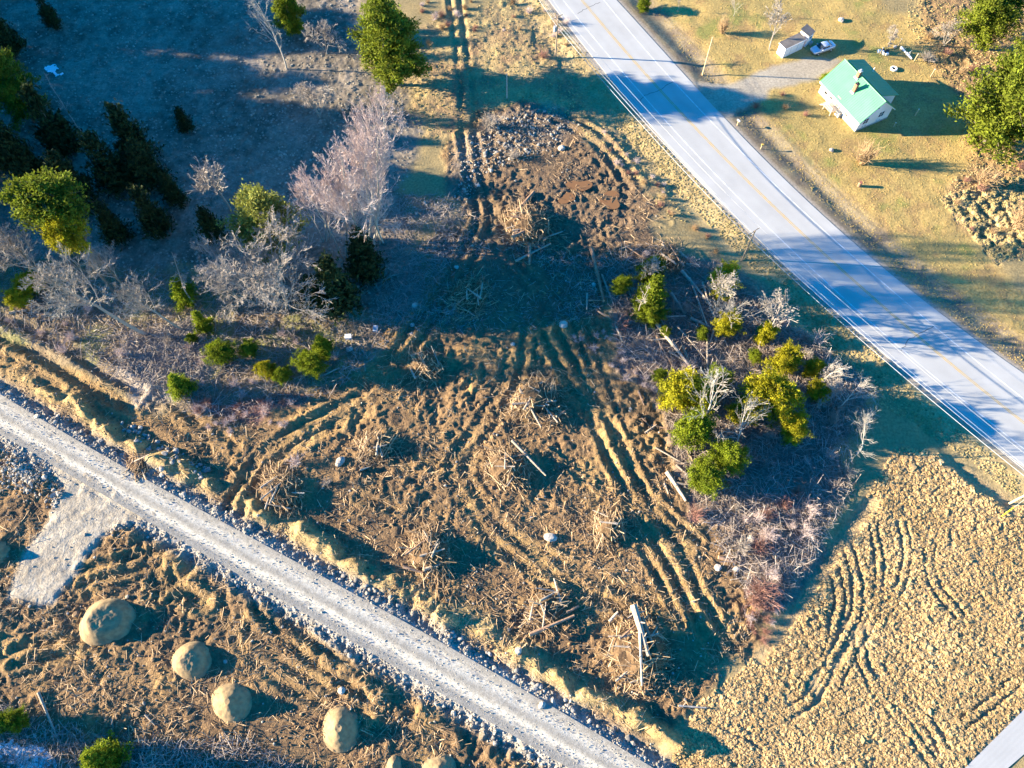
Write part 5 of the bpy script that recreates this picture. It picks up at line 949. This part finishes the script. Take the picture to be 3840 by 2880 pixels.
mb = MB(); mb.box((.55, -1.1, .25), (.35, .25, .25)); mb.build('step', M_CONC, ts)
# ------------------------------------------------------------------ car
car = thing('parked_car', 'silver four-door sedan parked in the shade of the sheds', 'car', (56.15, 116.75, 0.0), math.atan2(-.40, -.915))
def loft(st, m, name, parent, smooth=True):
    mb = MB(); V = []; k = 14
    for x, w, z0, z1 in st:
        t = np.linspace(0, 2 * np.pi, k, endpoint=False) + np.pi / k; c = np.sign(np.cos(t)) * np.abs(np.cos(t)) ** .45; s = np.sign(np.sin(t)) * np.abs(np.sin(t)) ** .45; V += list(np.c_[np.full(k, x), w * c, (z0 + z1) / 2 + (z1 - z0) / 2 * s])
    i = np.arange(k); j = (i + 1) % k; n = len(st); f = [np.vstack([np.stack([i + a * k, j + a * k, j + (a + 1) * k, i + (a + 1) * k], 1) for a in range(n - 1)]), i[::-1][None], (i + (n - 1) * k)[None]]; mb.add(V, f); return mb.build(name, m, parent, smooth)
body = loft([(-2.28, .62, .38, .78), (-2.2, .78, .28, .92), (-1.9, .86, .24, .98), (-1.2, .89, .22, .99), (0, .9, .22, .96), (1.0, .89, .22, .93), (1.6, .86, .22, .86), (2.05, .78, .26, .76), (2.25, .6, .34, .66)], M_CAR, 'body', car)
loft([(-1.55, .60, .9, .98), (-1.05, .64, .9, 1.30), (-.75, .66, .9, 1.40), (-.1, .67, .9, 1.44), (.35, .66, .9, 1.40), (.95, .68, .9, 1.02), (1.15, .70, .88, .93)], M_CAR, 'cabin', car)
mb = MB(); mb.poly([(1.12, -.60, .945), (1.12, .60, .945), (.40, .54, 1.385), (.40, -.54, 1.385)], (.03, 0, .035)); mb.build('windscreen', M_GLASS, car)
mb = MB(); mb.poly([(-1.52, -.55, 1.0), (-.98, -.52, 1.34), (-.98, .52, 1.34), (-1.52, .55, 1.0)], (-.03, 0, .035)); mb.build('rear_window', M_GLASS, car)
for s in (-1, 1):
    for x0, x1, a0, a1 in ((-.05, .78, -.08, .45), (-.95, -.12, -.72, -.12)):
        p = [(x0, s * .675, .98), (x1, s * .685, .98), (a1, s * .60, 1.33), (a0, s * .60, 1.35)]; mb = MB(); mb.poly(p if s < 0 else p[::-1], (0, s * .03, 0)); mb.build('side_window', M_GLASS, car)
    for x in (1.38, -1.35):
        mb = MB(); mb.tubes([[x, s * .70, .31]], [[x, s * .915, .31]], .32, .32, 18, True); wh = mb.build('wheel', M_RUBBER, car); mb = MB(); mb.tubes([[x, s * .90, .31]], [[x, s * .925, .31]], .2, .19, 12, True); mb.build('rim', M_METAL, wh)
    mb = MB(); mb.box((2.12, s * .52, .64), (.1, .17, .07)); mb.build('headlight', M_LIGHT, car)
    mb = MB(); mb.box((-2.2, s * .6, .8), (.06, .14, .08)); mb.build('tail_light', M_TAIL, car)
    mb = MB(); mb.box((.72, s * .93, 1.0), (.07, .09, .06), 0, .8); mb.build('wing_mirror', M_CAR, car)
mb = MB(); mb.box((2.2, 0, .42), (.05, .5, .07)); mb.build('grille', M_BLACK, car)
# ------------------------------------------------------------------ utility poles and wires
def solve_h(x, y, z, topv):
    hh = np.linspace(.3, 20, 800); return float(hh[np.argmin(np.abs(proj(x, y, z + hh)[1] - topv))])
ROADDIR = math.atan2(-1., .75)
def pole(u, v, topv, label, arm=True, m=None, r=.14, h=None, xf=False, name='utility_pole'):
    x, y, z = gp(u, v, -.1); h = h or solve_h(x, y, z, topv); t = thing(name, label, 'utility pole', (x, y, z), ROADDIR + math.pi / 2)
    mb = MB(); mb.tubes([[0, 0, 0]], [[0, 0, h]], r, r * .72, 10, True); mb.build('post', m or M_POLE, t)
    if arm:
        mb = MB(); mb.box((0, .14, h - .35), (1.15, .05, .06)); a = mb.build('crossarm', M_POLE, t)
        for k in (-1.0, -.45, 1.0):
            mb = MB(); mb.tubes([[k, .14, h - .29]], [[k, .14, h - .08]], .05, .04, 8, True); mb.build('insulator', M_METAL, a)
    if xf:
        mb = MB(); mb.tubes([[-.42, .1, h - 3.0]], [[-.42, .1, h - 2.0]], .26, .26, 14, True); q = mb.build('transformer', M_METAL, t); mb = MB(); mb.tubes([[-.42, .1, h - 2.0]], [[-.42, .1, h - 1.75]], .05, .04, 8, True); mb.build('bushing', M_CONC, q)
    return np.array([x, y, z]), h
pa, ha = pole(1200, 121, 34, 'utility pole with a transformer can beside the road near the top', True, M_POLE, .15, None, True)
pb, hb = pole(1604, 559, 498, 'utility pole with a crossarm on the roadside grass above the tangle of felled trees', True, M_POLE, .14)
pd, hd = pole(2184, 1086, 0, 'pale utility pole cut by the right edge with a yellow-guarded guy wire', True, M_PALEPOLE, .16, 9.)
pole(1518, 159, 80, 'bare pale pole without wires on the grass by the driveway', False, M_PALEPOLE, .12)
pole(1095, 212, 160, 'short weathered pole beside the wheel-track path left of the road', False, M_WOODW, .13)
pz = pa + (pa - pb) * 1.0; pz[:2] = [rdL(pz[1]) - 2.5, pz[1]]; pe = pd + (pd - pb) * 1.0
cr = np.array([math.cos(ROADDIR + math.pi / 2), math.sin(ROADDIR + math.pi / 2)])
def wire(off, drop, sag, r, m, label):
    pts = []; ps = [(pz, ha), (pa, ha), (pb, hb), (pd, hd), (pe, 9.)]
    for (p, h), (q, g) in zip(ps[:-1], ps[1:]):
        t = np.linspace(0, 1, 24, endpoint=False)[:, None]; a = np.r_[p[:2] + cr * off, p[2] + h - drop]; b = np.r_[q[:2] + cr * off, q[2] + g - drop]; c = a * (1 - t) + b * t; c[:, 2] -= 4 * sag * (t * (1 - t))[:, 0]; pts.append(c)
    mb = MB(); mb.line(np.vstack(pts), r, 5, False); tag(mb.build('power_line', m), label, 'wire', 'wires along the paved road')
wire(-1.0, .08, .7, .016, M_WIRE, 'overhead wire on the field side end of the crossarms'); wire(-.45, .08, .75, .015, M_WIRE, 'overhead wire on the inner insulator of the crossarms'); wire(1.0, .08, .8, .016, M_WIRE, 'overhead wire on the road side end of the crossarms')
wire(.14, 1.5, .8, .016, M_WIRE, 'single overhead wire a little below the crossarms'); wire(.16, 2.5, .9, .042, M_CABLE, 'thick telephone cable, lowest of the lines on the poles')
g0 = np.array(gp(3752 / K, 1939 / K)); top = np.array([pd[0], pd[1], pd[2] + hd - 1.2]); gw = thing('guy_wire', 'guy wire with a yellow guard anchored in the tussock field at the right edge', 'wire', g0)
mb = MB(); mb.tubes([[0, 0, 0]], [top - g0], .018, .018, 5); mb.build('cable', M_WIRE, gw); e = unit(top - g0); mb = MB(); mb.tubes([e * .1], [e * 2.4], .06, .06, 8, True); mb.build('guard', M_YGUARD, gw)
# ------------------------------------------------------------------ yard things
def P4(x, y): return tuple(np.array([2880 + x * .434, y * .434]) / K)          # read in the enlargement of the yard
u, v = P4(1085, 600); x, y, z = gp(u, v); mb = MB(); a = np.linspace(0, 2 * math.pi, 24, endpoint=False); V = [[(.48 + .17 * math.cos(b)) * math.cos(c), (.48 + .17 * math.cos(b)) * math.sin(c), .2 + .2 * math.sin(b)] for c in a for b in np.linspace(0, 2 * math.pi, 8, endpoint=False)]
i = np.arange(24)[:, None] * 8; j = ((np.arange(24) + 1) % 24)[:, None] * 8; b0 = np.arange(8)[None]; b1 = (b0 + 1) % 8; mb.add(V, np.stack([i + b0, j + b0, j + b1, i + b1], -1).reshape(-1, 4))
t = thing('tyre_planter', 'white painted tyre lying flat on the lawn behind the house', 'tyre', (x, y, z)); mb.build('tyre', M_FLOWERW, t, True); mb = MB(); mb.tubes([[0, 0, .02]], [[0, 0, .2]], .4, .36, 14, True); mb.build('soil', M_ROOTSOIL, t)
for (x_, y_), lb, h in (((1122, 400), 'pale wooden post above the curved white logs', 1.6), ((1262, 530), 'pale wooden post below the curved white logs', 1.7), ((1403, 665), 'pale wooden post nearest the house shadow', 1.8), ((966, 470), 'thin wooden post beside the black and white junk heap', 1.5), ((1270, 1000), 'thin post standing in the shade beside the house', 1.6), ((1085, 1095), 'short post lying in the shade by the house corner', 1.)):
    x, y, z = gp(*P4(x_, y_)); t = thing('fence_post', lb, 'post', (x, y, z - .1)); mb = MB(); mb.box((0, 0, h / 2), (.055, .055, h / 2)); mb.build('post', M_PALEPOLE, t); mb = MB(); mb.box((0, 0, h + .02), (.07, .07, .02)); mb.build('cap', M_WHITE, t)
for q0, q1, lb in (((1143, 418), (1188, 462), 'white curved log in the yard, upper of two'), ((1192, 468), (1240, 515), 'white curved log in the yard, lower of two')):
    a, b = P(*P4(*q0)), P(*P4(*q1)); log(a, b, .22, lb, None, M_FLOWERW)
x, y, z = gp(*P4(1095, 413)); stone_at('boul0', x, y, .45, 'pale rounded stone at the end of the white curved logs'); x, y, z = gp(*P4(625, 180)); stone_at('boul1', x, y, .7, 'tan and white boulder by the grey shrub at the top of the yard', None, 'boulder', 'boulder')
jr = np.random.default_rng(5); x, y, z = gp(*P4(1010, 455)); t = thing('junk_heap', 'black and white junk heap on the lawn beyond the house', 'junk heap', (x, y, z))
for k in range(7):
    mb = MB(); c = jr.normal(0, .55, 3) * [1, .6, 0]; mb.box((c[0], c[1], .25), jr.uniform(.15, .4, 3), jr.uniform(0, 3), .8); mb.build('bag' if k % 2 else 'crate', (M_FLOWERW, M_BLACK)[k % 2], t)
x, y, z = gp(*P4(783, 1610)); t = thing('barrel', 'rusty tan barrel standing on the lawn by the road', 'barrel', (x, y, z)); mb = MB(); mb.line([[0, 0, 0], [0, 0, .05], [0, 0, .45], [0, 0, .85], [0, 0, .9]], [.27, .29, .30, .29, .27], 14); mb.build('drum', M_LOGBR, t); mb = MB(); mb.tubes([[0, 0, .9]], [[0, 0, .94]], .28, .28, 14, True); mb.build('lid', M_BRICK, t)
x, y, z = gp(2764 / K, 470 / K); t = thing('mailbox', 'white mailbox on a post at the mouth of the driveway', 'mailbox', (x, y, z), ROADDIR); mb = MB(); mb.box((0, 0, .5), (.05, .05, .5)); mb.build('post', M_PALEPOLE, t); mb = MB(); mb.line([[-.28, 0, 1.12], [.28, 0, 1.12]], [.14, .14], 10); mb.build('box', M_WHITE, t)
x, y, z = gp(2853 / K, 558 / K); t = thing('marker_post', 'orange-topped marker post on the verge right of the road', 'post', (x, y, z)); mb = MB(); mb.box((0, 0, .4), (.07, .07, .4)); mb.build('post', M_PALEPOLE, t); mb = MB(); mb.box((0, 0, .95), (.14, .14, .15)); mb.build('reflector', M_YPAINT, t)
for px, py, m, lb in ((1409, 1236, M_METAL, 'blue-grey box lying in the shade at the edge of the clearing'), (1307, 1267, M_WHITE, 'white box at the edge of the brush by the bright conifers'), (1153, 1137, M_METAL, 'grey box in the shade under the pale green pine')):
    x, y, z = gp(px / K, py / K); t = thing('wooden_box', lb, 'box', (x, y, z), px); mb = MB(); mb.box((0, 0, .25), (.45, .32, .25)); mb.build('crate', m, t); mb = MB(); mb.box((0, 0, .53), (.48, .35, .03)); mb.build('lid', m, t)
# manhole-like culvert pipes either side of the gravel road
M_PIPE = mat('culvert_pipe', (.16, .17, .18), rough=.6)
